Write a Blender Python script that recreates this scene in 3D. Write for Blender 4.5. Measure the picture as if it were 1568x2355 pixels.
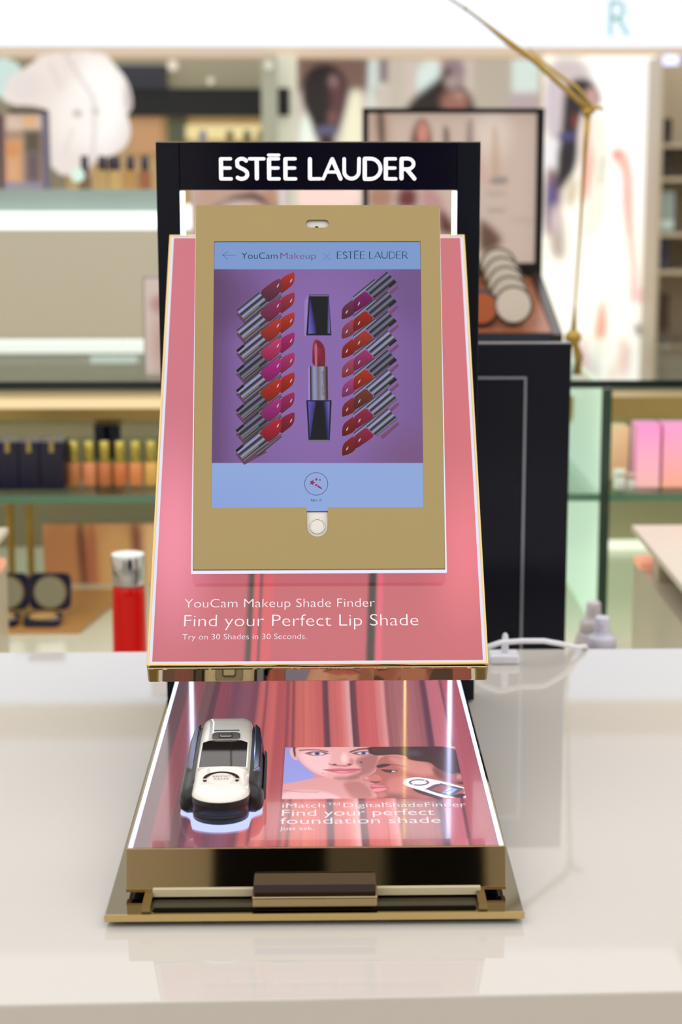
import bpy, bmesh, math, random
import numpy as np
from mathutils import Matrix, Vector
random.seed(4)
for o in list(bpy.data.objects): bpy.data.objects.remove(o)
SC = bpy.context.scene
COL = SC.collection

# ------------------------------------------------------------------ camera
FPX, CX, CY = 4200.0, 829.0, 1177.5          # focal length and principal point, in pixels of 1568 x 2355
TH, PS = math.atan(812 / 4200), math.atan(.02)  # pitch down, yaw to the right
F = Vector((math.sin(PS) * math.cos(TH), math.cos(PS) * math.cos(TH), -math.sin(TH)))
R = Vector((math.cos(PS), -math.sin(PS), 0))
U = R.cross(F)
C = Vector((0, 0, .442))                      # the counter top is z = 0
cam = bpy.data.cameras.new('camera')
cam.sensor_fit = 'VERTICAL'; cam.sensor_height = 36; cam.lens = FPX / 2355 * 36
cam.shift_x = -(CX - 784) / 2355
cam.dof.use_dof = True; cam.dof.focus_distance = 1.235; cam.dof.aperture_fstop = 7.2
cam.clip_start = .05
camo = bpy.data.objects.new('camera', cam); COL.objects.link(camo)
m = Matrix((R, U, -F)).transposed().to_4x4(); m.translation = C
camo.matrix_world = m
SC.camera = camo
# ------------------------------------------------------------------ world, exposure
w = bpy.data.worlds.new('world'); SC.world = w; w.use_nodes = True
w.node_tree.nodes['Background'].inputs[0].default_value = (1, .97, .93, 1)
w.node_tree.nodes['Background'].inputs[1].default_value = .6
SC.view_settings.view_transform = 'Standard'; SC.view_settings.look = 'None'
SC.view_settings.exposure = 0; SC.view_settings.gamma = 1; SC.view_settings.use_curve_mapping = False
SC.cycles.use_denoising = True
SC.cycles.max_bounces = 8; SC.cycles.transparent_max_bounces = 12
SC.cycles.sample_clamp_indirect = 6; SC.cycles.caustics_reflective = False
CEIL_POWER = 1.6      # emission strength of the ceiling light panels
CEIL_Z, FLOOR_Z = 1.9, -.92

# ------------------------------------------------------------------ measuring helpers (photo pixel -> point)
def ray(x, y): return F * FPX + R * (x - CX) - U * (y - CY)
def at(x, y, Y):
    d = ray(x, y); return C + d * (Y / d.y)
def atz(x, y, z):
    d = ray(x, y); return C + d * ((z - C.z) / d.z)
def pxl(M, x, y, off=0):
    """pixel -> local (u, v) on the local plane z=off of frame M"""
    o = M @ Vector((0, 0, off)); n = (M.to_3x3() @ Vector((0, 0, 1)))
    d = ray(x, y); p = C + d * ((o - C).dot(n) / d.dot(n))
    q = M.inverted() @ p; return (q.x, q.y)
def proj(P):
    q = P - np.array(C); z = q @ np.array(F)
    return np.stack([CX + FPX * (q @ np.array(R)) / z, CY - FPX * (q @ np.array(U)) / z], -1)
def lin(c):
    c = np.asarray(c, float) / 255
    return np.where(c <= .04045, c / 12.92, ((c + .055) / 1.055) ** 2.4)
def L(r, g, b): v = lin((r, g, b)); return (float(v[0]), float(v[1]), float(v[2]), 1)

# ------------------------------------------------------------------ materials
MATS = {}
def mat(name, col, rough=.5, metal=0, emit=None, es=0, spec=.5, trans=0, coat=0, noise=0, ns=30, bump=0, ior=1.45):
    if name in MATS: return MATS[name]
    M = bpy.data.materials.new(name); M.use_nodes = True; nt = M.node_tree
    b = nt.nodes['Principled BSDF']
    b.inputs['Base Color'].default_value = col; b.inputs['Roughness'].default_value = rough
    b.inputs['Metallic'].default_value = metal; b.inputs['Specular IOR Level'].default_value = spec
    b.inputs['Transmission Weight'].default_value = trans; b.inputs['Coat Weight'].default_value = coat
    b.inputs['IOR'].default_value = ior
    if emit: b.inputs['Emission Color'].default_value = emit; b.inputs['Emission Strength'].default_value = es
    if noise or bump:
        tc = nt.nodes.new('ShaderNodeTexCoord'); nz = nt.nodes.new('ShaderNodeTexNoise'); nz.inputs['Scale'].default_value = ns
        nz.inputs['Detail'].default_value = 4
        nt.links.new(tc.outputs['Object'], nz.inputs['Vector'])
        if noise:
            mx = nt.nodes.new('ShaderNodeMix'); mx.data_type = 'RGBA'
            mx.inputs['A'].default_value = tuple(c * (1 - noise) for c in col[:3]) + (1,)
            mx.inputs['B'].default_value = tuple(min(1, c * (1 + noise)) for c in col[:3]) + (1,)
            nt.links.new(nz.outputs['Fac'], mx.inputs['Factor']); nt.links.new(mx.outputs['Result'], b.inputs['Base Color'])
        if bump:
            bp = nt.nodes.new('ShaderNodeBump'); bp.inputs['Strength'].default_value = bump; bp.inputs['Distance'].default_value = .001
            nt.links.new(nz.outputs['Fac'], bp.inputs['Height']); nt.links.new(bp.outputs['Normal'], b.inputs['Normal'])
    MATS[name] = M; return M
def print_mat(name, es=0, base=0, rough=.3, spec=.5, coat=0):
    """artwork stored as colour attribute; es = backlight strength, base = diffuse share"""
    if name in MATS: return MATS[name]
    M = bpy.data.materials.new(name); M.use_nodes = True; nt = M.node_tree; b = nt.nodes['Principled BSDF']
    a = nt.nodes.new('ShaderNodeAttribute'); a.attribute_name = 'Col'
    b.inputs['Roughness'].default_value = rough; b.inputs['Specular IOR Level'].default_value = spec
    b.inputs['Coat Weight'].default_value = coat; b.inputs['Coat Roughness'].default_value = .02
    if base:
        v = nt.nodes.new('ShaderNodeVectorMath'); v.operation = 'SCALE'; v.inputs['Scale'].default_value = base
        nt.links.new(a.outputs['Color'], v.inputs[0]); nt.links.new(v.outputs[0], b.inputs['Base Color'])
    else: b.inputs['Base Color'].default_value = (0, 0, 0, 1)
    if es:
        nt.links.new(a.outputs['Color'], b.inputs['Emission Color']); b.inputs['Emission Strength'].default_value = es
    MATS[name] = M; return M
def glass_mat(name, tint, gloss=.5):
    if name in MATS: return MATS[name]
    M = bpy.data.materials.new(name); M.use_nodes = True; nt = M.node_tree; nt.nodes.remove(nt.nodes['Principled BSDF'])
    out = nt.nodes['Material Output']
    t = nt.nodes.new('ShaderNodeBsdfTransparent'); t.inputs[0].default_value = tint
    g = nt.nodes.new('ShaderNodeBsdfGlossy'); g.inputs['Roughness'].default_value = .02
    fr = nt.nodes.new('ShaderNodeFresnel'); fr.inputs[0].default_value = 1.5
    mm = nt.nodes.new('ShaderNodeMath'); mm.operation = 'MULTIPLY'; mm.inputs[1].default_value = gloss
    mx = nt.nodes.new('ShaderNodeMixShader')
    nt.links.new(fr.outputs[0], mm.inputs[0]); nt.links.new(mm.outputs[0], mx.inputs[0])
    nt.links.new(t.outputs[0], mx.inputs[1]); nt.links.new(g.outputs[0], mx.inputs[2]); nt.links.new(mx.outputs[0], out.inputs[0])
    MATS[name] = M; return M
def light_mat(name, col, s): return mat(name, (0, 0, 0, 1), emit=col, es=s, spec=0)

WHITE_TOP = mat('glossy_white_counter', L(198, 193, 187), .025, coat=0, noise=.012, ns=3)
GOLD_SATIN = mat('satin_gold', L(146, 128, 88), .2, 1, noise=.02, ns=8)
GOLD_POL = mat('polished_gold', L(170, 150, 114), .03, 1)
GOLD_EDGE = mat('gold_edge', L(206, 180, 124), .12, 1)
NAVY = mat('dark_navy_lacquer', L(15, 18, 32), .16, spec=.3)
HEAD_NAVY = mat('navy_glossy_face', L(12, 12, 28), .1, spec=.3)
LED = light_mat('cool_led', L(206, 216, 255), 7)
LED_EDGE = light_mat('edge_lit_acrylic', L(232, 232, 250), 1.05)
SIGN_LIT = light_mat('lit_letters', L(250, 250, 255), 1.6)
WHITE_PLA = mat('white_plastic', L(236, 232, 226), .18, coat=.3)
BLACK_PLA = mat('black_plastic', L(26, 26, 30), .28)
TEXT_WHITE = light_mat('white_backlit_lettering', L(255, 245, 250), 1.0)
STEEL = mat('brushed_steel', L(150, 145, 138), .22, 1)

# ------------------------------------------------------------------ mesh helpers
def link(name, me, mats, parent=None, M=None):
    o = bpy.data.objects.new(name, me); COL.objects.link(o)
    for mt in (mats if isinstance(mats, (list, tuple)) else [mats]): me.materials.append(mt)
    if parent is not None:
        o.parent = parent
        o.matrix_parent_inverse = PINV[parent.name] if parent.name in PINV else Matrix()
    if M is not None: o.matrix_basis = M
    PINV[o.name] = ((PINVW(parent) if parent is not None else Matrix()) @ (M if M is not None else Matrix())).inverted()
    return o
PINV = {}
def PINVW(p):   # world matrix the parent contributes once its inverse is applied: identity
    return Matrix()
def tag(o, label=None, cat=None, group=None, kind=None):
    if label: o['label'] = label
    if cat: o['category'] = cat
    if group: o['group'] = group
    if kind: o['kind'] = kind
    return o
def thing(name, loc, label, cat, group=None):
    o = bpy.data.objects.new(name, None); COL.objects.link(o); o.location = loc; o.empty_display_size = .02
    PINV[o.name] = Matrix.Translation(Vector(loc)).inverted()
    return tag(o, label, cat, group)
class MB:
    def __init__(s): s.bm = bmesh.new()
    def box(s, x0, x1, y0, y1, z0, z1, mi=0, M=None):
        v = [s.bm.verts.new(Vector(p)) for p in ((x0,y0,z0),(x1,y0,z0),(x1,y1,z0),(x0,y1,z0),(x0,y0,z1),(x1,y0,z1),(x1,y1,z1),(x0,y1,z1))]
        if M: 
            for a in v: a.co = M @ a.co
        for f in ((0,3,2,1),(4,5,6,7),(0,1,5,4),(1,2,6,5),(2,3,7,6),(3,0,4,7)):
            s.bm.faces.new([v[i] for i in f]).material_index = mi
        return s
    def prism(s, pts, z0, z1, mi=0, M=None, axis='z'):
        """polygon (counter-clockwise) extruded along z, or along x with pts = (y, z)"""
        def P(p, h): return Vector((p[0], p[1], h)) if axis == 'z' else (Vector((h, p[0], p[1])) if axis == 'x' else Vector((p[0], h, p[1])))
        a = [s.bm.verts.new(P(p, z0)) for p in pts]; b = [s.bm.verts.new(P(p, z1)) for p in pts]
        if M:
            for q in a + b: q.co = M @ q.co
        n = len(pts)
        s.bm.faces.new(a[::-1]).material_index = mi; s.bm.faces.new(b).material_index = mi
        for i in range(n): s.bm.faces.new((a[i], a[(i+1)%n], b[(i+1)%n], b[i])).material_index = mi
        return s
    def lathe(s, prof, n=32, c=(0,0,0), mi=0, M=None, cap=True):
        rings = []
        for r, z in prof:
            rings.append([s.bm.verts.new(Vector((c[0]+r*math.cos(2*math.pi*i/n), c[1]+r*math.sin(2*math.pi*i/n), c[2]+z))) for i in range(n)])
        if M:
            for rg in rings:
                for q in rg: q.co = M @ q.co
        for a, b in zip(rings, rings[1:]):
            for i in range(n):
                f = s.bm.faces.new((a[i], a[(i+1)%n], b[(i+1)%n], b[i])); f.material_index = mi; f.smooth = True
        if cap:
            s.bm.faces.new(rings[0][::-1]).material_index = mi; s.bm.faces.new(rings[-1]).material_index = mi
        return s
    def tube(s, pts, rad, n=10, mi=0):
        pts = [Vector(p) for p in pts]; rads = rad if isinstance(rad, (list, tuple)) else [rad]*len(pts); rings = []
        for i, p in enumerate(pts):
            t = (pts[min(i+1, len(pts)-1)] - pts[max(i-1, 0)]).normalized()
            a = t.cross(Vector((0,0,1)));
            if a.length < .1: a = t.cross(Vector((0,1,0)))
            a.normalize(); b = t.cross(a)
            rings.append([s.bm.verts.new(p + (a*math.cos(2*math.pi*k/n) + b*math.sin(2*math.pi*k/n))*rads[i]) for k in range(n)])
        for a, b in zip(rings, rings[1:]):
            for i in range(n):
                f = s.bm.faces.new((a[i], a[(i+1)%n], b[(i+1)%n], b[i])); f.material_index = mi; f.smooth = True
        s.bm.faces.new(rings[0][::-1]); s.bm.faces.new(rings[-1])
        return s
    def build(s, name, mats, parent=None, M=None, bevel=0, seg=2, smooth=False):
        bmesh.ops.recalc_face_normals(s.bm, faces=s.bm.faces)
        me = bpy.data.meshes.new(name); s.bm.to_mesh(me); s.bm.free()
        if smooth:
            for p in me.polygons: p.use_smooth = True
        o = link(name, me, mats, parent, M)
        if bevel:
            b = o.modifiers.new('bevel', 'BEVEL'); b.width = bevel; b.segments = seg; b.limit_method = 'ANGLE'; b.angle_limit = math.radians(40)
        return o
def box(name, x0, x1, y0, y1, z0, z1, m_, parent=None, M=None, bevel=0, seg=2):
    return MB().box(x0, x1, y0, y1, z0, z1).build(name, m_, parent, M, bevel, seg)
def rrect(x0, x1, y0, y1, r, n=6):
    pts = []
    for cx, cy, a in ((x1-r, y1-r, 0), (x0+r, y1-r, 90), (x0+r, y0+r, 180), (x1-r, y0+r, 270)):
        for i in range(n+1):
            t = math.radians(a + 90*i/n); pts.append((cx + r*math.cos(t), cy + r*math.sin(t)))
    return pts
def plate(name, loops, z0, z1, mats, parent=None, M=None, bevel=0):
    """flat plate with holes: loops[0] is the outline, the rest are cut out"""
    cu = bpy.data.curves.new(name, 'CURVE'); cu.dimensions = '2D'; cu.fill_mode = 'BOTH'
    for lp in loops:
        sp = cu.splines.new('POLY'); sp.points.add(len(lp)-1); sp.use_cyclic_u = True
        for i, p in enumerate(lp): sp.points[i].co = (p[0], p[1], 0, 1)
    cu.extrude = (z1-z0)/2 - bevel; cu.bevel_depth = bevel; cu.offset = -bevel; cu.bevel_resolution = 1
    t = bpy.data.objects.new('t', cu); COL.objects.link(t); bpy.context.view_layer.update()
    me = bpy.data.meshes.new_from_object(t.evaluated_get(bpy.context.evaluated_depsgraph_get()))
    bpy.data.objects.remove(t); me.materials.clear()
    me.transform(Matrix.Translation((0, 0, (z0+z1)/2))); me.name = name
    return link(name, me, mats, parent, M)
def text_mesh(body, thin=0, spacing=1.0):
    cu = bpy.data.curves.new('t', 'FONT'); cu.body = body; cu.size = 1; cu.offset = thin; cu.space_character = spacing
    cu.resolution_u = 4
    t = bpy.data.objects.new('t', cu); COL.objects.link(t); bpy.context.view_layer.update()
    me = bpy.data.meshes.new_from_object(t.evaluated_get(bpy.context.evaluated_depsgraph_get()))
    bpy.data.objects.remove(t); me.materials.clear()
    co = np.zeros(len(me.vertices)*3); me.vertices.foreach_get('co', co); co = co.reshape(-1, 3)
    return me, co
def text(name, body, x0, x1, base, capx, m_, parent, M, off=0, thin=0, spacing=1.0, rot=False):
    """text on the local plane, from x0 to x1, baseline at `base`, capitals `capx` high"""
    me, co = text_mesh(body, thin, spacing)
    sx = (x1 - x0) / (co[:, 0].max() - co[:, 0].min()); sy = capx / .727
    mn = co[:, 0].min(); co[:, 0] = x0 + (co[:, 0] - mn) * sx; co[:, 1] = base + co[:, 1] * sy; co[:, 2] = off
    if rot:
        co[:, 0] = x0 + x1 - co[:, 0]; co[:, 1] = 2*base + capx - co[:, 1]
    me.vertices.foreach_set('co', co.ravel()); me.update(); me.name = name
    return link(name, me, m_, parent, M)

# rounded stroke lettering of the logo, capital height 1
def arc(cx, cy, rx, ry, a0, a1, n=14): return [(cx + rx*math.cos(math.radians(a0+(a1-a0)*i/n)), cy + ry*math.sin(math.radians(a0+(a1-a0)*i/n))) for i in range(n+1)]
def logo_strokes(V=.16, H=.115):
    S = []
    def e(x, w=.585, mac=False):
        S.append(([(x+V/2, V/2), (x+V/2, 1-V/2)], V))
        for yy, ww in ((H/2, w), (.535, w-.04), (1-H/2, w-.02)): S.append(([(x+V/2, yy), (x+ww-H/2, yy)], H))
        if mac: S.append(([(x+H/2, 1.10), (x+w-H/2, 1.10)], H*.9))
    e(0)
    S.append((arc(.99, .735, .235, .205, 35, 150) + [(.80, .62), (.95, .53), (1.10, .46), (1.21, .36)] + arc(.98, .255, .25, .195, 10, -135), V*.9))
    S.append(([(1.33, 1-H/2), (1.96, 1-H/2)], H)); S.append(([(1.645, V/2), (1.645, 1-V/2)], V))
    e(2.10, .58, True); e(2.815, .59)
    S.append(([(3.97, V/2), (3.97, 1-V/2)], V)); S.append(([(3.97, H/2), (4.42, H/2)], H))
    S.append(([(4.55, .06), (4.93, .93)], H)); S.append(([(4.95, .92), (5.31, .07)], V*.95)); S.append(([(4.70, .36), (5.15, .36)], H*.9))
    S.append(([(5.47, .93), (5.47, .40)] + arc(5.79, .38, .32, .31, 180, 360) + [(6.12, .94)], V*.85))
    S.append(([(6.37, V/2), (6.37, 1-V/2)], V)); S.append(([(6.37, .945), (6.62, .945)] + arc(6.62, .5, .44, .445, 90, -90) + [(6.37, .055)], H*1.15))
    e(7.21)
    S.append(([(7.98, V/2), (7.98, 1-V/2)], V)); S.append(([(7.98, .945), (8.24, .945)] + arc(8.24, .715, .27, .23, 90, -90) + [(7.98, .485)], H*1.1))
    S.append(([(8.22, .47), (8.55, .07)], V*.95))
    return S, 8.63
def logo(name, x0, x1, base, m_, parent, M, off, V=.16, H=.115, ymul=1.0, depth=0):
    S, W = logo_strokes(V, H); k = (x1-x0)/W; bm = bmesh.new(); h = 0
    for pts, wd in S:
        h += 1; z = off + h*2e-6
        pts = [Vector((x0+p[0]*k, base+p[1]*k*ymul, z)) for p in pts]; r = wd*k/2
        for a, b in zip(pts, pts[1:]):
            d = (b-a).normalized(); q = Vector((-d.y, d.x, 0))*r
            bm.faces.new([bm.verts.new(v) for v in (a-q, b-q, b+q, a+q)])
        for p in pts:
            bm.faces.new([bm.verts.new(p + Vector((r*math.cos(t*math.pi/8), r*math.sin(t*math.pi/8), 0))) for t in range(16)])
    me = bpy.data.meshes.new(name); bm.to_mesh(me); bm.free()
    return link(name, me, m_, parent, M)

# ------------------------------------------------------------------ printed pictures: a fine grid whose vertices carry the print's colours
def sdist(P, poly):
    poly = np.asarray(poly, float); d = np.full(len(P), 1e9); ins = np.zeros(len(P), bool); n = len(poly)
    for i in range(n):
        a, b = poly[i], poly[(i+1) % n]; e = b-a; wv = P-a
        t = np.clip((wv @ e)/max(e @ e, 1e-9), 0, 1); d = np.minimum(d, np.hypot(*(wv - t[:, None]*e).T))
        c = ((a[1] > P[:, 1]) != (b[1] > P[:, 1])) & (P[:, 0] < (b[0]-a[0])*(P[:, 1]-a[1])/((b[1]-a[1]) if b[1] != a[1] else 1e-9)+a[0])
        ins ^= c
    return np.where(ins, -d, d)
def smooth_poly(pts, k=2):
    pts = [np.array(p, float) for p in pts]
    for _ in range(k):
        q = []
        for i in range(len(pts)):
            a, b = pts[i], pts[(i+1) % len(pts)]; q += [a*.75+b*.25, a*.25+b*.75]
        pts = q
    return pts
def paint(P, ops, bg):
    Cc = np.tile(lin(bg), (len(P), 1))
    for op in ops:
        k, g, col, s = op[:4]; al = op[4] if len(op) > 4 else 1.0
        if k == 'p': d = sdist(P, g)
        elif k == 's': d = sdist(P, smooth_poly(g))
        elif k == 'e':
            cx, cy, rx, ry = g[:4]; a = math.radians(g[4] if len(g) > 4 else 0)
            X, Y = P[:, 0]-cx, P[:, 1]-cy; x = X*math.cos(a)+Y*math.sin(a); y = -X*math.sin(a)+Y*math.cos(a)
            d = (np.sqrt((x/rx)**2+(y/ry)**2)-1)*min(rx, ry)
        elif k == 'l':
            wd, pts = g; d = np.full(len(P), 1e9)
            for a, b in zip(pts, pts[1:]):
                a, b = np.array(a, float), np.array(b, float); e = b-a; wv = P-a
                t = np.clip((wv @ e)/max(e @ e, 1e-9), 0, 1); d = np.minimum(d, np.hypot(*(wv-t[:, None]*e).T)-wd/2)
        elif k == 'r': d = np.maximum(np.abs(P[:, 0]-(g[0]+g[2])/2)-(g[2]-g[0])/2, np.abs(P[:, 1]-(g[1]+g[3])/2)-(g[3]-g[1])/2)
        t = np.clip(.5 - d/(2*s), 0, 1); t = (t*t*(3-2*t))*al
        Cc = Cc*(1-t[:, None]) + lin(col)*t[:, None]
    return Cc
def grid(name, p00, p10, p01, nx, ny, colfn, m_, parent=None, M=None):
    """print on a rectangle; colfn gets the photo pixels of the grid points and their (s, t) and returns linear colours"""
    p00, p10, p01 = (np.array(v, float) for v in (p00, p10, p01))
    s, t = np.meshgrid(np.linspace(0, 1, nx), np.linspace(0, 1, ny))
    s, t = s.ravel(), t.ravel(); V = p00 + s[:, None]*(p10-p00) + t[:, None]*(p01-p00)
    Mw = np.array(M) if M is not None else np.eye(4)
    Wd = V @ Mw[:3, :3].T + Mw[:3, 3]
    cc = colfn(proj(Wd), s, t)
    i = np.arange((nx-1)*(ny-1)); r, c = i//(nx-1), i % (nx-1); a = r*nx+c
    faces = np.stack([a, a+nx, a+nx+1, a+1], -1)
    me = bpy.data.meshes.new(name); me.from_pydata(V.tolist(), [], faces.tolist())
    at_ = me.color_attributes.new('Col', 'FLOAT_COLOR', 'POINT')
    at_.data.foreach_set('color', np.concatenate([cc, np.ones((len(cc), 1))], 1).astype(np.float32).ravel())
    return link(name, me, m_, parent, M)
def pic(name, x0, y0, x1, y1, Y, step, ops, bg, m_, parent=None):
    a, b, c = at(x0, y0, Y), at(x1, y0, Y), at(x0, y1, Y)
    a.z = b.z = (a.z+b.z)/2; c.x = a.x
    nx, ny = int((x1-x0)/step)+2, int((y1-y0)/step)+2
    return grid(name, a, b, c, nx, ny, lambda P, s, t: paint(P, ops, bg), m_, parent), a, b, c

# ================================================================== THE ROOM
def struct(o, label=None): tag(o, label, kind='structure'); return o
WALLM = mat('warm_white_wall', L(234, 228, 216), .6, noise=.02, ns=2)
struct(box('floor', -3.2, 3.2, -3.2, 6.2, FLOOR_Z-.05, FLOOR_Z, mat('pale_stone_floor', L(228, 220, 208), .2, noise=.04, ns=4)))
struct(box('ceiling', -3.2, 3.2, -3.2, 6.2, CEIL_Z, CEIL_Z+.05, mat('ceiling_white', L(240, 236, 230), .8, noise=.01)))
struct(box('wall_left', -3.25, -3.2, -3.2, 6.2, FLOOR_Z, CEIL_Z, WALLM))
struct(box('wall_right', 3.2, 3.25, -3.2, 6.2, FLOOR_Z, CEIL_Z, WALLM))
struct(box('wall_front', -3.25, 3.25, -3.25, -3.2, FLOOR_Z, CEIL_Z, WALLM))
struct(box('wall_back', -3.25, 3.25, 6.2, 6.25, FLOOR_Z, CEIL_Z, mat('olive_beige_wall', L(176, 168, 142), .6, noise=.03, ns=3)))
struct(box('wall_upper', -3.2, 3.2, 5.06, 5.12, 1.19, CEIL_Z-.04, mat('white_bulkhead', L(246, 246, 252), .6, noise=.01)))
PANEL_L = light_mat('ceiling_panel_light', (1, .982, .955, 1), CEIL_POWER)
ROWN = ['behind the camera', 'above the tester counter', 'above the glass showcase', 'above the back counter']
for j, y in enumerate((-1.95, .30, 2.55, 4.80)):
    for i, x in enumerate((-2.1, 0, 2.1)):
        t = thing('ceiling_light', (x, y, CEIL_Z-.03), 'large square luminous ceiling panel, ' + ('left', 'middle', 'right')[i] + ' one of the row ' + ROWN[j], 'ceiling light', 'ceiling light panels')
        MB().box(x-1.035, x+1.035, y-1.11, y+1.11, CEIL_Z-.03, CEIL_Z-.02).build('diffuser', PANEL_L, t)
        plate('light_frame', [[(x-1.048, y-1.123), (x+1.048, y-1.123), (x+1.048, y+1.123), (x-1.048, y+1.123)], [(x-1.037, y-1.112), (x+1.037, y-1.112), (x+1.037, y+1.112), (x-1.037, y+1.112)]], CEIL_Z-.035, CEIL_Z, mat('lamp_frame', L(230, 228, 222), .5), t)
# unseen dark blocks added behind the camera to darken reflections in polished gold
for xa, xb in ((-.30, .006), (.16, .42), (-2.3, -1.5), (1.3, 2.2)):
    t = thing('unseen_dark_block', ((xa+xb)/2, -2.7, FLOOR_Z), {-.30: 'unseen dark block added behind the camera, mirrored left of centre in the drawer front', .16: 'unseen dark block added behind the camera, mirrored right of centre in the drawer front', -2.3: 'wide unseen black block at the far left behind the camera', 1.3: 'wide unseen black block at the far right behind the camera'}[xa], 'cabinet', 'unseen dark blocks behind the camera')
    box('body', xa, xb, -3.15, -2.72, FLOOR_Z, 1.3, BLACK_PLA, t)
    box('block_front', xa+.01, xb-.01, -2.72, -2.70, FLOOR_Z+.1, 1.28, mat('black_block_front', L(8, 8, 9), .5, spec=.1), t)

# ================================================================== FRONT COUNTER
ct = thing('display_counter', (0, 1.26, FLOOR_Z), 'long glossy white shop counter carrying the lip shade tester stand', 'counter')
ca, cb = atz(0, 2306, 0), atz(1568, 2292, 0)
MB().prism([(-1.5, .912-.0375), (1.5, .912+.0375), (1.5, 1.624), (-1.5, 1.614)], -.03, 0).build('worktop', WHITE_TOP, ct, bevel=.0015)
MB().prism([(-1.5, .918-.0375), (1.5, .918+.0375), (1.5, 1.60), (-1.5, 1.60)], FLOOR_Z, -.03).build('counter_body', mat('counter_front_white', L(250, 245, 238), .25, noise=.01), ct)

# ================================================================== TESTER STAND
X0 = -.0045
AP, AT = math.radians(42.4), math.radians(21.5)
def frame(x, y, z, a):
    M = Matrix(((1, 0, 0), (0, math.sin(a), -math.cos(a)), (0, math.cos(a), math.sin(a)))).to_4x4(); M.translation = (x, y, z); return M
MP = frame(X0-.0005, 1.1900, .1070, AP)      # printed lip shade panel: origin at the bottom edge of its face
MT = frame(X0+.0005, 1.2264, .1648, AT)      # gold tablet case
MD = Matrix.Translation((0, 0, .036))         # drawer top, local z up
st = thing('tester_stand', (X0, 1.24, 0), 'gold and navy lip shade tester stand with lit name sign and sloping pink panel', 'display stand')
# back frame
fx0, fx1, YF, FT = -.1305, .1229, 1.4525, .4545
bf = MB()
bf.box(fx0, fx0+.0182, YF, YF+.03, .002, FT); bf.box(fx1-.0182, fx1, YF, YF+.03, .002, FT)
bf.box(fx0+.0182, fx1-.0182, YF+.002, YF+.03, .418, FT)
bf = bf.build('back_frame', NAVY, st, bevel=.0006)
hd = MB().box(fx0+.0186, fx1-.0186, YF-.0008, YF+.0018, .4181, FT-.0006).build('header_sign', HEAD_NAVY, st)
MH = frame(0, YF-.0008, 0, 0)
xa, xb = at(504, 388, YF).x, at(957, 388, YF).x
logo('lettering', xa, xb, at(730, 414.5, YF).z, SIGN_LIT, hd, MH, .0003, .165, .125, .985)
tag(box('top_edge', fx0, fx1, YF-.0006, YF+.0302, FT, FT+.0009, mat('pale_metal_edge', L(190, 188, 180), .25, 1), st), 'thin pale metal edge')
for xx in (fx0+.0186, fx1-.0212):
    tag(box('light_strip', xx, xx+.0026, YF+.001, YF+.012, .045, .417, LED, st), 'white lit strip')
box('lower_brace', fx0+.0182, fx1-.0182, YF+.006, YF+.02, .004, .16, NAVY, st)
# base plate
bx0, bx1 = -.1297, .1163
base = MB().box(bx0, bx1, 1.0075, 1.49, .0035, .0075).build('base_plate', mat('darkened_gold', L(126, 116, 88), .05, 1), st, bevel=.0005)  # gold darkened in its colour to stand for the dark surroundings it mirrors
for xa in (bx0+.02, bx1-.032):
    for ya in (1.03, 1.44): tag(box('foot', xa, xa+.012, ya, ya+.012, 0, .0036, BLACK_PLA, st), 'black rubber foot')
tag(box('base_edge', bx0-.0002, bx1+.0002, 1.0068, 1.0075, .0034, .0077, GOLD_EDGE, st), 'bright gold front edge')
for s0, s1 in ((bx0+.0215, bx0+.0265), (bx1-.0265, bx1-.0215)): box('side_rail', s0, s1, 1.009, 1.48, .0075, .0115, GOLD_SATIN, st)
tag(box('recess_floor', bx0+.0270, bx1-.0270, 1.0125, 1.40, .0075, .0080, mat('dark_smoked_mirror', L(60, 46, 32), .04, .8), st), 'dark glossy recess under the drawer')
for s0, s1 in ((bx0+.028, bx0+.088), (bx1-.090, bx1-.028)): tag(box('glass_stop', s0, s1, 1.0135, 1.0215, .0080, .0092, mat('green_black_glass', L(22, 32, 28), .05), st), 'dark green glass strip')
# drawer
dx0, dx1 = -.1197, .1080
dr = MB()
dr.prism([(1.0395, .0335), (1.4480, .0335), (1.4480, .014), (1.0395, .014)], dx0+.003, dx1-.003, axis='x')
dw = dr.build('drawer', mat('drawer_body', L(30, 28, 26), .3), st)
sl = math.radians(13); hh = .0246
fr = MB().prism([(1.0388, .0362), (1.0388-math.sin(sl)*hh, .0362-math.cos(sl)*hh), (1.0408-math.sin(sl)*hh, .0358-math.cos(sl)*hh), (1.0408, .0362)], dx0, dx1, axis='x').build('drawer_front', GOLD_POL, dw, bevel=.0004)
yb, zb = 1.0388-math.sin(sl)*hh, .0362-math.cos(sl)*hh
tag(box('drawer_lip', dx0, dx1, yb-.0006, yb+.006, zb-.0012, zb, GOLD_EDGE, dw), 'bright gold lower edge')
for s0, s1 in ((dx0, dx0+.0012), (dx1-.0012, dx1)): box('side_wall', s0, s1, 1.0408, 1.448, .014, .0362, GOLD_POL, dw)
tag(box('under_bar', -.1035, .0925, 1.030, 1.0385, .0090, .0135, mat('cream_bar', L(222, 208, 172), .35), dw), 'cream bar under the drawer front')
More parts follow.
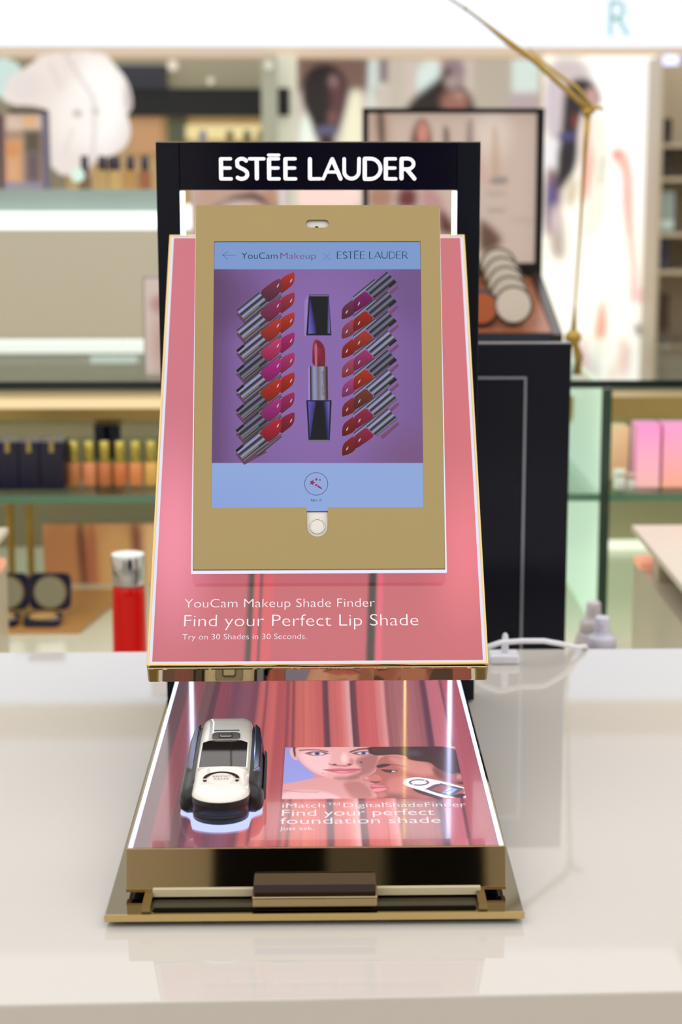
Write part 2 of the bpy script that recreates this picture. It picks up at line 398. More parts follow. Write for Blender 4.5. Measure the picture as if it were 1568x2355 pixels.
# lit artwork on the drawer top
STR = [(288,(60,50,55)),(326,(62,52,58)),(332,(128,58,68)),(368,(120,56,64)),(376,(86,66,62)),(396,(84,60,60)),(402,(46,24,48)),(414,(60,26,48)),(420,(124,50,68)),(452,(112,46,66)),
 (462,(80,48,70)),(500,(116,62,84)),(530,(96,42,62)),(540,(176,86,88)),(552,(200,92,84)),(562,(120,50,60)),(568,(196,88,84)),(590,(206,96,88)),(598,(168,66,70)),(622,(176,72,74)),(630,(122,48,60)),(640,(186,80,78)),
 (650,(104,44,56)),(656,(196,92,80)),(690,(212,104,92)),(738,(198,86,84)),(746,(84,38,54)),(758,(62,30,50)),(764,(196,92,88)),(800,(210,104,98)),(820,(236,160,156)),(826,(232,176,176)),(831,(66,34,50)),(846,(92,44,56)),(852,(198,82,86)),
 (900,(210,96,96)),(928,(226,150,150)),(934,(150,84,86)),(960,(156,96,98)),(1000,(166,96,104)),(1030,(150,84,94)),(1040,(66,34,60)),(1050,(74,40,66)),(1056,(186,100,112)),(1090,(196,106,120)),(1098,(86,40,58)),(1106,(172,78,94)),(1150,(164,74,92)),(1160,(150,66,84))]
sx = np.array([a for a, _ in STR], float); sc = np.array([lin(c) for _, c in STR])
def stripes(P, s, t):
    rg = np.random.RandomState(3); u = 288 + s*872 + 26*(s-.5)*(1-t)*0 + 7*np.sin(t*3+s*9)
    c = np.stack([np.interp(u, sx, sc[:, k]) for k in range(3)], -1)
    fine = np.interp(u, np.linspace(280, 1170, 700), rg.rand(700))
    c = c*(.86+.3*fine[:, None])
    return c*.84 + lin((214, 160, 170))*.16  # pale pink mixed in for the veil of reflection on the glossy top
ART = print_mat('backlit_drawer_print', es=.95, base=.25, rough=.12, spec=.6, coat=.45)
SX0, SX1 = dx0+.0038, dx1-.0038
art = grid('drawer_artwork', (SX0, 1.0398, .0363), (SX1, 1.0398, .0363), (SX0, 1.4478, .0363), 700, 14, stripes, ART, dw)
tag(art, 'backlit print of red and plum lip colour stripes')
for s0, s1 in ((dx0+.0012, dx0+.0038), (dx1-.0038, dx1-.0012)): tag(box('edge_light', s0, s1, 1.0400, 1.4478, .0335, .0366, light_mat('drawer_led', L(214, 226, 255), 1.9), dw), 'white lit edge strip')
# two faces photo
def cr6(x, y): return (x, y)
FACE = [('s', [(-30,-30),(120,-30),(130,160),(200,240),(300,330),(310,350),(200,380),(40,410),(-40,430)], (140,150,220), 8),
 ('s', [(40,405),(200,375),(330,345),(620,345),(760,420),(900,560),(-60,560),(-60,420)], (214,150,150), 8),
 ('s', [(28,470),(220,450),(420,470),(560,540),(20,560)], (232,190,196), 16, .8),
 ('s', [(520,380),(700,370),(800,520),(640,545),(560,470)], (168,100,92), 26, .8),
 ('l', (5, [(40,455),(180,468),(330,470)]), (150,84,92), 6, .7),
 ('s', [(90,120),(105,112),(125,108),(145,180),(160,212),(130,205),(100,170)], (226,172,172), 5),
 ('s', [(112,95),(150,95),(142,180),(132,190)], (58,42,52), 5),
 ('s', [(138,90),(800,90),(850,170),(780,270),(700,345),(600,368),(480,366),(380,345),(290,310),(210,250),(165,205),(140,150)], (228,168,166), 7),
 ('s', [(160,130),(420,130),(430,200),(400,330),(300,300),(200,230)], (246,200,206), 26, .7),
 ('s', [(600,200),(840,130),(800,280),(690,350),(560,365),(580,330),(700,290)], (150,88,84), 24, .85),
 ('s', [(440,345),(620,335),(680,350),(590,372),(470,368)], (140,80,80), 14, .7),
 ('s', [(590,180),(625,215),(610,240),(575,250)], (196,124,122), 10, .8),
 ('l', (9, [(175,128),(240,122),(330,124),(405,138)]), (70,48,56), 5, .95), ('l', (14, [(590,140),(660,118),(740,112),(800,116)]), (52,34,40), 7, .95),
 ('s', [(215,152),(270,138),(350,136),(420,155),(350,172),(270,172)], (120,70,80), 6, .9), ('e', (322,155,52,12), (214,206,224), 3), ('e', (318,154,22,13), (62,64,104), 3), ('e', (318,154,8,7), (16,14,24), 2),
 ('l', (5, [(218,152),(270,140),(350,138),(415,155)]), (34,22,32), 3),
 ('s', [(600,152),(660,138),(720,134),(780,150),(720,166),(650,168)], (110,66,74), 6, .9), ('e', (695,151,46,11), (206,200,220), 3), ('e', (698,150,20,12), (66,72,110), 3), ('e', (698,150,7,6), (16,14,24), 2), ('l', (5, [(605,153),(660,140),(720,137),(775,150)]), (34,22,32), 3),
 ('e', (540,190,26,40), (250,214,216), 18, .7), ('s', [(405,225),(430,238),(480,246),(560,248),(610,238),(625,225),(590,262),(480,260),(420,250)], (168,96,100), 7, .8), ('e', (462,243,18,6), (96,44,52), 4), ('e', (582,242,18,6), (96,44,52), 4),
 ('e', (678,225,10,5), (50,28,36), 2), ('e', (365,315,5,3), (90,50,60), 2),
 ('s', [(365,285),(440,278),(510,272),(545,278),(600,272),(700,278),(620,312),(520,322),(430,304)], (206,104,120), 4), ('l', (4, [(368,286),(460,292),(540,290),(620,288),(690,279)]), (110,44,60), 3), ('e', (520,303,50,8), (238,150,164), 6, .8), ('e', (510,340,70,10), (206,140,140), 12, .6),
 # second face in profile
 ('s', [(800,250),(830,190),(900,165),(1060,190),(1500,230),(1560,560),(760,560),(820,520),(800,480),(770,462),(765,448),(745,420),(755,405),(790,402),(770,388),(700,376),(686,362),(730,345),(790,310),(806,285)], (172,98,92), 5),
 ('s', [(880,170),(1060,190),(1240,230),(1300,330),(1120,340),(960,250)], (210,140,134), 26, .8), ('s', [(960,330),(1080,350),(1060,470),(900,480),(880,390)], (206,124,120), 30, .8),
 ('s', [(750,530),(900,480),(1100,500),(1200,540),(1100,560),(760,560)], (120,62,58), 22, .8), ('s', [(1240,250),(1420,300),(1480,420),(1300,360)], (92,48,50), 22, .8),
 ('s', [(690,358),(740,345),(800,318),(850,350),(838,382),(780,388),(706,376)], (196,116,110), 8), ('s', [(742,378),(800,384),(840,376),(820,394),(770,394)], (84,36,38), 6), ('e', (722,356,16,8), (232,160,156), 8, .8),
 ('s', [(746,408),(790,402),(850,415),(905,434),(860,432),(790,436),(755,428)], (214,116,132), 4), ('s', [(764,448),(800,436),(905,434),(860,458),(800,468),(770,462)], (232,140,152), 4), ('l', (4, [(760,430),(830,434),(905,435)]), (110,38,48), 3),
 ('s', [(805,478),(860,466),(900,490),(850,520),(810,505)], (196,116,110), 12, .8),
 ('s', [(800,252),(850,236),(915,238),(920,250),(880,262),(830,272),(806,268)], (36,22,30), 5), ('l', (6, [(915,242),(980,248),(1035,262)]), (96,48,50), 5, .8),
 ('s', [(840,290),(880,282),(960,292),(985,300),(930,312),(880,308)], (70,32,40), 5), ('e', (935,298,26,6), (226,214,230), 3), ('e', (918,297,13,9), (20,14,20), 3), ('l', (6, [(840,286),(890,290),(970,292)]), (16,10,16), 3), ('l', (4, [(985,290),(1000,300),(960,312)]), (196,110,100), 4, .6),
 # hair
 ('s', [(720,80),(1480,80),(1520,260),(1500,350),(1440,330),(1380,310),(1290,270),(1250,225),(1130,215),(1060,200),(1050,175),(960,160),(870,168),(790,170),(740,150)], (32,20,28), 7),
 ('s', [(740,90),(1060,90),(1050,160),(900,150),(800,160)], (60,36,30), 12, .7), ('e', (1110,150,50,22), (62,70,90), 18, .6),
 ('e', (1470,350,50,38), (150,84,80), 9), ('e', (1480,345,22,20), (206,140,140), 10, .7), ('e', (1500,395,40,12), (70,36,36), 8),
 # hand-held scanner in the picture
 ('s', [(1090,430),(1120,470),(1300,525),(1420,560),(1560,560),(1540,470),(1400,500),(1250,450)], (26,24,34), 4),
 ('s', [(1018,395),(1040,360),(1120,346),(1220,356),(1360,385),(1520,430),(1580,450),(1580,470),(1520,440),(1330,400),(1270,405),(1190,450),(1480,520),(1500,540),(1400,530),(1150,450),(1050,420)], (246,240,252), 3),
 ('s', [(1018,395),(1040,360),(1120,346),(1230,358),(1290,392),(1200,452),(1060,425)], (246,240,252), 3),
 ('e', (1152,390,84,26), (40,34,56), 3), ('e', (1152,390,66,18), (244,240,252), 3), ('l', (6, [(1098,412),(1112,404)]), (246,240,252), 2), ('l', (6, [(1195,378),(1210,368)]), (246,240,252), 2),
 ('p', [(1200,445),(1330,396),(1520,440),(1420,502)], (70,74,110), 3), ('p', [(1250,446),(1330,410),(1400,428),(1340,472)], (150,90,84), 3), ('p', [(1340,474),(1402,430),(1470,446),(1400,490)], (150,170,226), 3), ('l', (5, [(1362,470),(1425,450)]), (50,54,86), 2),
 ('e', (1545,510,30,14), (210,210,240), 3)]
def facecol(P, s, t):
    Q = np.stack([(P[:, 0]-640)*3.5636, (P[:, 1]-1690)*3.5636], -1)
    return paint(Q, FACE, (206, 140, 140))*.93 + lin((240, 190, 196))*.09
PH = (-.0283, .0908, 1.1225, 1.2275)
tag(grid('portrait_print', (PH[0], PH[2], .0366), (PH[1], PH[2], .0366), (PH[0], PH[3], .0366), 330, 170, facecol, print_mat('backlit_photo_print', es=1.08, base=.15, rough=.12, spec=.5, coat=.25), dw), 'backlit photo of two faces, one in profile with a scanner on the cheek')
def dl(x, y): p = atz(x, y, .0368); return p.x, p.y
for body, x0, x1, yb, yt, tn in (('iMatch™DigitalShadeFinder', 649, 1072, 1857.5, 1847, -.010), ('Find your perfect', 648, 1000, 1876.5, 1861.5, -.006), ('foundation shade', 644, 1014, 1895, 1880, -.006), ('Just ask.', 643, 722, 1909, 1901, -.005)):
    ax, ay = dl(x0, yb); bx_, _ = dl(x1, yb); _, ty = dl(x0, yt)
    text('lettering', body, ax, bx_, ay, ty-ay, TEXT_WHITE, dw, None, .0368, tn)
# handle of the drawer
hx0, hx1 = -.0437, .0304
hb = MB().prism([(1.0155, .0222), (1.0155, .0152), (1.0325, .0152), (1.0335, .0222)], hx0+.001, hx1-.001, axis='x').build('drawer_handle', mat('smoked_brown_acrylic', L(44, 22, 18), .05, spec=.6, noise=.15, ns=60), dw, bevel=.0005)
tag(hb, 'smoked brown acrylic pull')
tag(MB().prism([(1.0115, .0160), (1.0115, .0092), (1.0310, .0092), (1.0310, .0160)], hx0, hx1, axis='x').build('handle_bar', GOLD_POL, hb, bevel=.0012, seg=3), 'rounded polished gold bar')
# slides
for cx in (-.0665, .0495):
    s_ = MB(); s_.box(cx-.024, cx+.024, 1.055, 1.42, .0082, .0088)
    for d in (-.0225, .0225): s_.box(cx+d-.0012, cx+d+.0012, 1.050, 1.42, .0078, .0136); s_.lathe([(.0016, 0), (.0022, .001), (.0016, .0022)], 10, (cx+d, 1.046, .0082))
    for d in (-.012, .012): s_.tube([(cx+d, 1.046, .0136), (cx+d*1.08, 1.045, .0120), (cx+d*.9, 1.044, .0104), (cx+d*1.05, 1.043, .0092), (cx+d*.8, 1.043, .0086)], .0006, 6)
    s_.tube([(cx-.0105, 1.043, .0086), (cx+.0105, 1.043, .0086)], .0007, 6)
    s_.tube([(cx-.006, 1.047, .0128), (cx-.001, 1.046, .0122), (cx, 1.046, .0134), (cx+.001, 1.046, .0122), (cx+.006, 1.047, .0128)], .0005, 6)
    s_.build('drawer_slide', STEEL, st)
# sloping lip shade panel
PW, PL, PT = .2306, .3746, .026
pf = MB()
for v_ in [pf.prism([(-.0008, -.003), (-.0047, -.0160), (PL, -.0160), (PL, -.003)], -PW/2, PW/2, axis='x')]: pass
panel = pf.build('lip_shade_panel', GOLD_POL, st, MP, bevel=.0012)
plate('panel_rim', [[(-PW/2, 0), (PW/2, 0), (PW/2, PL), (-PW/2, PL)], [(-PW/2+.0016, .0012), (PW/2-.0016, .0012), (PW/2-.0016, PL-.0016), (-PW/2+.0016, PL-.0016)]], -.0032, .0006, GOLD_EDGE, panel, MP, bevel=.0002)
tag(plate('panel_light_edge', [[(-PW/2+.0016, .0012), (PW/2-.0016, .0012), (PW/2-.0016, PL-.0016), (-PW/2+.0016, PL-.0016)], [(-PW/2+.0037, .0030), (PW/2-.0037, .0030), (PW/2-.0037, PL-.003), (-PW/2+.0037, PL-.003)]], -.003, 0, light_mat('panel_led_edge', L(232, 230, 246), 1.0), panel, MP), 'white lit acrylic edge')
PINK = [('e', (385,900,150,560), (210,110,128), 120, .8), ('e', (1090,1050,120,420), (218,106,116), 110, .8), ('e', (400,1230,60,160), (252,142,168), 60, .9), ('e', (1070,1260,60,130), (244,124,136), 60, .9),  # lighter ellipses paint the edge lighting into the panel's colours
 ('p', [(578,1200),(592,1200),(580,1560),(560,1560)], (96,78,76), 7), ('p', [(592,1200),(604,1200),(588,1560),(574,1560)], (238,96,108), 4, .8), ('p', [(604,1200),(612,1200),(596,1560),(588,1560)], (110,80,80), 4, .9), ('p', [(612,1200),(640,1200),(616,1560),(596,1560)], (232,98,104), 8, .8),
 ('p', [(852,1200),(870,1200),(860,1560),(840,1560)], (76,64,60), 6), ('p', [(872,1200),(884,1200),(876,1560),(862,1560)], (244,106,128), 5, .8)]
tag(grid('panel_artwork', (-PW/2+.0037, PL-.003, 0), (PW/2-.0037, PL-.003, 0), (-PW/2+.0037, .003, 0), 260, 120, lambda P, s, t: paint(P, PINK, (204, 104, 112)), print_mat('backlit_pink_print', es=.78, base=.12, rough=.1, spec=.5), panel, MP), 'backlit rose pink print with edge lighting painted in')
for body, x0, x1, yb, yt, tn in (('YouCam Makeup Shade Finder', 424, 862, 1397.5, 1376.5, -.014), ('Find your Perfect Lip Shade', 423, 962, 1441, 1412.5, -.014), ('Try on 30 Shades in 30 Seconds.', 419, 705, 1471, 1457.5, -.014)):
    u0, v0 = pxl(MP, x0, yb, .0003); u1, _ = pxl(MP, x1, yb, .0003); _, v1 = pxl(MP, x0, yt, .0003)
    text('lettering', body, u0, u1, v0, v1-v0, TEXT_WHITE, panel, MP, .0003, tn)
# struts behind the panel (they mirror in the drawer top)
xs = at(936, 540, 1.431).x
tag(box('added_glow_strip', xs-.0007, xs+.0007, 1.4300, 1.4320, .0366, .34, light_mat('warm_strip', L(255, 226, 130), 4), st), 'thin glowing strip added behind the panel for its yellow reflection')  # glowing strip added to draw the yellow line mirrored in the drawer top
for xs in [at(q, 540, 1.431).x for q in (513, 594, 897)]: box('support_strut', xs, xs+.001, 1.430, 1.432, .0366, .33, STEEL, st)
# tablet case
TW, TL = .1738, .2632
def tp(x, y, off=0): return pxl(MT, x, y, off)
wl, wt = tp(493, 555.5); wr, _ = tp(966, 554.5); wb = tp(729, 1167)[1]; wbl = tp(485.6, 1167)[0]; wbr = tp(974, 1166)[0]
hx, hy = tp(729.5, 1209); nr = (tp(754, 1209)[0]-tp(706, 1209)[0])/2
hole = [(wbl, wb), (hx-nr-.0008, wb), (hx-nr, wb-.0008)] + [(hx+nr*math.cos(math.radians(a)), hy+nr*math.sin(math.radians(a))*1.05) for a in range(180, 361, 12)] + [(hx+nr, wb-.0008), (hx+nr+.0008, wb), (wbr, wb), (wr, wt), (wl, wt)]
sx_, sy_ = tp(729.5, 514.5); sw = .0162/2; sh = .0056/2
slot = rrect(sx_-sw, sx_+sw, sy_-sh, sy_+sh, sh*.99, 6)
case = plate('tablet_case', [rrect(-TW/2, TW/2, 0, TL, .0012, 3), hole, slot], -.0018, 0, GOLD_SATIN, st, MT, bevel=.00025)
box('case_edge', -TW/2, TW/2, -.0001, .0009, -.0044, -.0018, mat('polished_bronze_edge', L(120, 96, 60), .08, 1), case, MT)
body = [[(-TW/2-.0014, -.0014), (TW/2+.0014, -.0014), (TW/2+.0004, TL-.001), (-TW/2-.0004, TL-.001)], [(-.0855, .012), (.0855, .012), (.0855, TL-.006), (-.0855, TL-.006)]]
tag(plate('case_body', body, -.0098, -.0044, LED_EDGE, case, MT), 'edge lit clear acrylic layer')
box('case_back', -TW/2+.001, TW/2-.001, .002, TL-.002, -.0118, -.0098, WHITE_PLA, case, MT)
# support wedge between case and panel
def lp(y, z): return MT @ Vector((0, y, z))
p1, p2 = lp(.03, -.0118), lp(.16, -.0118)
def onpanel(p):
    q = MP.inverted() @ p; q.z = .0002; return MP @ q
q1, q2 = onpanel(p1), onpanel(p2)
MB().prism([(p1.y, p1.z), (q1.y, q1.z), (q2.y, q2.z), (p2.y, p2.z)], X0-.03, X0+.03, axis='x').build('case_bracket', NAVY, st)

# ---- the tablet itself
tb = thing('tablet', tuple(MT @ Vector((0, 0, -.004))), 'white tablet in the gold case showing a lipstick picture on its screen', 'tablet')
plate('tablet_body', [rrect(-.0845, .0845, .0125, TL-.0070, .008, 6)], -.0088, -.0024, WHITE_PLA, tb, MT, bevel=.0006)
SL, ST_, SR, SB = wbl-.002, wt+.0035, wbr+.002, tp(729, 1174.5)[1]
SCRM = print_mat('screen_pixels', es=.95, base=0, rough=.12, spec=.12)
SO = -.0020
SCOPS = [('r', (380, 619, 1100, 1065), (124, 92, 150), 1.0), ('e', (735,850,170,260), (140,108,176), 90, .8), ('r', (470,600,520,1080), (96,66,104), 34, .75), ('e', (505,690,90,70), (92,62,98), 50, .6), ('e', (960,660,70,90), (106,78,130), 50, .6),
  ('e', (960,1060,100,60), (120,82,118), 50, .6), ('r', (300,400,1200,619), (126,156,208), 1.0), ('r', (300,1065,1200,1300), (146,170,222), 1.0), ('e', (500,1150,120,40), (138,164,222), 50, .7)]
def scrcol(P, s, t): return paint(P, SCOPS, (120, 150, 200))
scr = grid('screen', (SL, ST_, SO), (SR, ST_, SO), (SL, SB, SO), 120, 620, scrcol, SCRM, tb, MT)
tag(scr, 'lit screen with a blue header and a purple lipstick picture')
class Art:
    """flat artwork on the screen: coloured polygons, each a hair above the last"""
    def __init__(s, M, off): s.v = []; s.f = []; s.c = []; s.M = M; s.z = off
    def poly(s, pts, cols, sm=0):
        """pts in photo pixels; cols one colour or one per point"""
        if sm: pts = smooth_poly(pts, sm)
        s.z += 1.2e-6; i = len(s.v)
        for k, p in enumerate(pts):
            u, v = pxl(s.M, p[0], p[1], SO); s.v.append((u, v, s.z)); s.c.append(lin(cols[k]) if isinstance(cols, list) else lin(cols))
        s.f.append(list(range(i, i+len(pts))))
    def strip(s, a, b, c, d, stops):
        """quad a-b-c-d striped across from edge a-b to edge d-c"""
        for (t0, c0), (t1, c1) in zip(stops, stops[1:]):
            q = [tuple(np.array(a)*(1-t)+np.array(d)*t) for t in (t0, t1)] + [tuple(np.array(b)*(1-t)+np.array(c)*t) for t in (t1, t0)]
            s.z -= 1.2e-6; s.poly([q[0], q[1], q[2], q[3]], [c0, c1, c1, c0])
        s.z += 2e-6
    def build(s, name, m_, parent):
        me = bpy.data.meshes.new(name); me.from_pydata(s.v, [], s.f)
        a = me.color_attributes.new('Col', 'FLOAT_COLOR', 'POINT')
        a.data.foreach_set('color', np.concatenate([np.array(s.c), np.ones((len(s.c), 1))], 1).astype(np.float32).ravel())
        return link(name, me, m_, parent, s.M)
A = Art(MT, SO+.00003)
def cr(x, y): return (480+x/3.136, 540+y/3.136)
METL = [(0,(52,44,48)),(.08,(72,62,64)),(.16,(138,144,180)),(.26,(150,156,196)),(.34,(60,50,52)),(.42,(44,36,38)),(.5,(96,92,104)),(.6,(152,158,196)),(.68,(120,118,140)),(.76,(48,40,42)),(.86,(60,50,44)),(.92,(130,130,150)),(1,(44,34,34))]
METD = [(t, tuple(int(v*.72+6) for v in c)) for t, c in METL]
METS = [(0,(50,42,44)),(.3,(86,80,82)),(.5,(120,118,128)),(.7,(70,58,54)),(1,(40,32,32))]
def shade(c, k): return tuple(max(0, min(255, int(v*k))) for v in c)
def bullet(pts, col, hl):
    P = smooth_poly([cr(*p) for p in pts], 1); n = len(P)
    xs = [p[0] for p in P]; ys = [p[1] for p in P]
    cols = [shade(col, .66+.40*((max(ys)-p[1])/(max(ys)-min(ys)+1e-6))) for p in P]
    A.poly(P, cols)
    x, y = hl
    if x < 0: return
    A.poly([cr(x-4, y+16), cr(x-1, y+2), cr(x+10, y-13), cr(x+13, y-14), cr(x+9, y+2), cr(x+1, y+13)], (205, 180, 205))
LF = [(112,48,72),(136,44,88),(176,50,42),(186,52,104),(168,34,122),(176,44,28),(160,40,118),(172,30,50)]
LB = [(172,44,34),(152,44,58),(176,48,30),(164,30,96),(168,46,94),(170,38,26),(150,34,86),(136,26,50)]
for i in range(8):
    dy = 144.2*i; dx = -.9*i
    def q(x, y): return cr(x+dx*(1 if x < 400 else 0), y+dy)
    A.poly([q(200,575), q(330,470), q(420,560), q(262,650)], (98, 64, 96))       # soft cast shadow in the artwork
for i in range(7, -1, -1):
    dy = 144.2*i; dx = -1.2*i
    def q(x, y): return cr(x + (dx if x < 400 else 0), y+dy)
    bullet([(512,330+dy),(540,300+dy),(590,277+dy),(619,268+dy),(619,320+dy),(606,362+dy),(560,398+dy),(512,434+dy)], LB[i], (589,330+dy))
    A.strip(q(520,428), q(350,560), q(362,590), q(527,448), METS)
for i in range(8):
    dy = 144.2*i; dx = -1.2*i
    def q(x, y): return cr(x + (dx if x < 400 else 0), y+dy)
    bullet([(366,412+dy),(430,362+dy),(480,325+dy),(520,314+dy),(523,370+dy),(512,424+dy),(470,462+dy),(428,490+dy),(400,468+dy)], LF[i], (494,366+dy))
    A.strip(q(362,414), q(200,545), q(268,625), q(430,492), METL if i < 3 else METD if i in (3, 5, 6) else METL)
    if i >= 2: A.poly([q(200,545), q(250,502), q(262,516), q(212,560)], (26, 24, 28))
    A.poly([q(250,604), q(366,512), q(369,516), q(254,609)], (138, 122, 96))
RM = [(120,24,92),(150,34,22),(160,52,38),(150,46,96),(164,44,22),(108,50,36),(140,32,62),(140,30,60)]
RO = [(104,44,70),(150,62,82),(150,34,24),(160,66,82),(156,62,118),(134,36,38),(128,30,30),(128,30,26)]
for i in range(8):
    dy = 140.6*i; ddx = .8*i
    def q(x, y): return cr(x + (ddx if x > 1100 else .6*i), y+dy)
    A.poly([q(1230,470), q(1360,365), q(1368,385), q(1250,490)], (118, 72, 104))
for i in range(7, -1, -1):
    dy = 140.6*i; g = .6*i
    def q(x, y): return cr(x + (.8*i if x > 1100 else g), y+dy)
    bullet([(1046+g,462+dy),(1000+g,494+dy),(966+g,524+dy),(958+g,560+dy),(957+g,608+dy),(968+g,610+dy),(1020+g,592+dy),(1060+g,560+dy)], RO[i], (990+g,556+dy))
    A.strip(q(1195,318), q(1038,446), q(1050,466), q(1210,342), [(0,(56,46,48)),(.35,(84,76,78)),(.6,(150,156,196)),(1,(90,86,96))])
for i in range(7, -1, -1):
    dy = 140.6*i; g = .6*i
    def q(x, y): return cr(x + .8*i, y+dy)
    A.strip(q(1285,266), q(1130,398), q(1200,470), q(1355,343), METL if i in (3, 5, 6, 7) else METD)
    if i < 6: A.poly([q(1300,385), q(1355,343), q(1342,330), q(1296,368)], (30, 27, 32))
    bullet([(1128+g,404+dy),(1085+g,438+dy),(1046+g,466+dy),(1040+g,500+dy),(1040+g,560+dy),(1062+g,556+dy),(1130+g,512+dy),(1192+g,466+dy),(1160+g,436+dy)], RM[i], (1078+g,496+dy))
# the cap, the open lipstick and its base
A.poly([cr(690,480), cr(716,430), cr(716,430), cr(702,730), cr(688,732)], (150, 128, 190))
A.poly([cr(722,432), cr(866,432), cr(884,726), cr(703,726)], (22, 20, 44)); A.poly([cr(724,436), cr(864,436), cr(864,444), cr(723,444)], (110, 112, 120))
A.poly([cr(728,446), cr(770,640), cr(775,712), cr(718,714)], [(50,44,110), (24,22,46), (44,38,104), (112,104,196)])
A.poly([cr(858,446), cr(868,446), cr(874,712), cr(852,712)], [(24,22,40), (60,56,110), (120,112,200), (30,28,50)])
A.poly([cr(730,446), cr(856,446), cr(850,716), cr(782,716)], (20, 20, 26))
bullet([(748,950),(746,860),(750,780),(768,752),(790,756),(825,786),(840,830),(841,950)], (150,46,70), (-900,-900))
A.poly([cr(762,800), cr(776,780), cr(782,830), cr(782,948), cr(766,948)], (190, 96, 120)); A.poly([cr(772,762), cr(800,768), cr(834,812), cr(802,828), cr(782,800)], (112, 34, 54)); A.poly([cr(806,830), cr(836,820), cr(840,950), cr(808,950)], (116, 32, 52))
A.poly([cr(718,960), cr(728,950), cr(728,1190), cr(718,1190)], (160, 140, 200))
A.strip(cr(728,950), cr(732,1192), cr(862,1192), cr(858,950), [(0,(70,36,44)),(.06,(60,50,54)),(.14,(120,124,160)),(.26,(150,152,186)),(.45,(110,106,116)),(.7,(150,150,176)),(.85,(90,84,86)),(.93,(60,30,30)),(1,(150,50,60))])
A.poly([cr(703,1194), cr(886,1194), cr(872,1488), cr(720,1488)], (26, 22, 52)); A.poly([cr(721,1480), cr(872,1480), cr(871,1487), cr(722,1487)], (116, 118, 122))
A.poly([cr(716,1202), cr(768,1202), cr(776,1290), cr(728,1474)], [(96,88,180), (64,58,140), (26,24,50), (60,54,130)])
A.poly([cr(828,1202), cr(872,1202), cr(866,1474), cr(850,1474)], [(30,28,60), (110,104,190), (50,44,110), (24,22,44)])
A.poly([cr(772,1202), cr(822,1202), cr(852,1476), cr(730,1476)], (20, 20, 28))
# header and footer marks
INK, MAG, GRY = (30, 26, 52), (110, 42, 104), (96, 100, 130)
def line(a, b, wd, col):
    a, b = np.array(a, float), np.array(b, float); d = (b-a)/np.hypot(*(b-a)); n = np.array([-d[1], d[0]])*wd/2
    A.poly([tuple(a-n), tuple(b-n), tuple(b+n), tuple(a+n)], col)
for a, b in (((97,148),(196,148)), ((99,149),(136,120)), ((99,147),(136,177))): line(cr(*a), cr(*b), .9, (70, 72, 104))
for a, b in (((824,132),(875,183)), ((875,132),(824,183))): line(cr(*a), cr(*b), .7, GRY)
ccx, ccy, rr = 727, 1113, 27.2
for k in range(48):
    t0, t1 = 2*math.pi*k/48, 2*math.pi*(k+1)/48
    A.poly([(ccx+r_*math.cos(t), ccy+r_*.97*math.sin(t)) for r_, t in ((rr, t0), (rr, t1), (rr-1.1, t1), (rr-1.1, t0))], (52, 48, 84))
def star(cx, cy, r, rot, col):
    A.poly([(cx+(r if k % 2 == 0 else r*.45)*math.cos(math.radians(rot+36*k)), cy+(r if k % 2 == 0 else r*.45)*math.sin(math.radians(rot+36*k))) for k in range(10)], col)
STC = (150, 44, 92)
def c7(x, y): return (660+x/11.2, 1060+y/11.2)
star(*c7(650, 560), 7.6, 0, STC); star(*c7(755, 478), 4.4, -90, STC); star(*c7(848, 492), 3.0, -90, STC)
A.poly([c7(748,588), c7(786,612), c7(752,660), c7(712,636)], STC); A.poly([c7(800,626), c7(906,708), c7(890,732), c7(770,668)], STC)
A.build('screen_artwork', SCRM, tb)
IM = light_mat('screen_ink', L(*INK), .9); MM = light_mat('screen_magenta', L(124, 44, 110), .9)
def stext(body, x0, x1, yb, yt, m_, thin, sp=1.0):
    u0, v0 = tp(x0, yb, SO); u1, _ = tp(x1, yb, SO); _, v1 = tp(x0, yt, SO)
    text('screen_lettering', body, u0, u1, v0, v1-v0, m_, tb, MT, SO+.0002, thin, sp)
stext('YouCam', 555, 638, 595.5, 580, IM, -.010); stext('Makeup', 645, 726, 595.5, 580.5, MM, -.014)
stext('TRY IT', 713, 740.5, 1154, 1148, IM, -.004)
u0, v0 = tp(774.5, 595.5, SO); u1, _ = tp(938, 595.5, SO)
logo('screen_lettering', u0, u1, v0, IM, tb, MT, SO+.0002, .095, .05, .93)
u0, v0 = tp(746, 908.5, SO); u1, v1 = tp(740.5, 853.5, SO)
text('screen_lettering', 'ESTĒE LAUDER', 0, v1-v0, 0, u0-u1, light_mat('screen_grey_ink', L(58, 52, 62), .9), tb, MT @ Matrix.Translation((u0, v0, 0)) @ Matrix.Rotation(math.radians(90), 4, 'Z'), SO+.0006, -.004)
# home button, bezel line, camera
hb_ = MB().lathe([(nr*.70, 0), (nr*.70, .0004), (nr*.60, .0004)], 40, (hx, hy, -.0026), cap=True).build('home_button', WHITE_PLA, tb, MT)
MB().lathe([(nr*.74, 0), (nr*.74, .0006), (nr*.66, .0006), (nr*.66, 0)], 40, (hx, hy, -.0025), cap=False).build('button_ring', mat('chrome', L(225, 225, 225), .08, 1), hb_, MT)
u, v = tp(728, 521.5); tag(MB().lathe([(.0013, 0), (.0013, .0005)], 20, (u, v, -.0025)).build('camera_lens', mat('lens_black', L(10, 10, 14), .05), tb, MT), 'black camera dot')
box('bezel_line', hx-nr, hx+nr, SB-.0005, SB, -.0021, -.0018, BLACK_PLA, tb, MT)

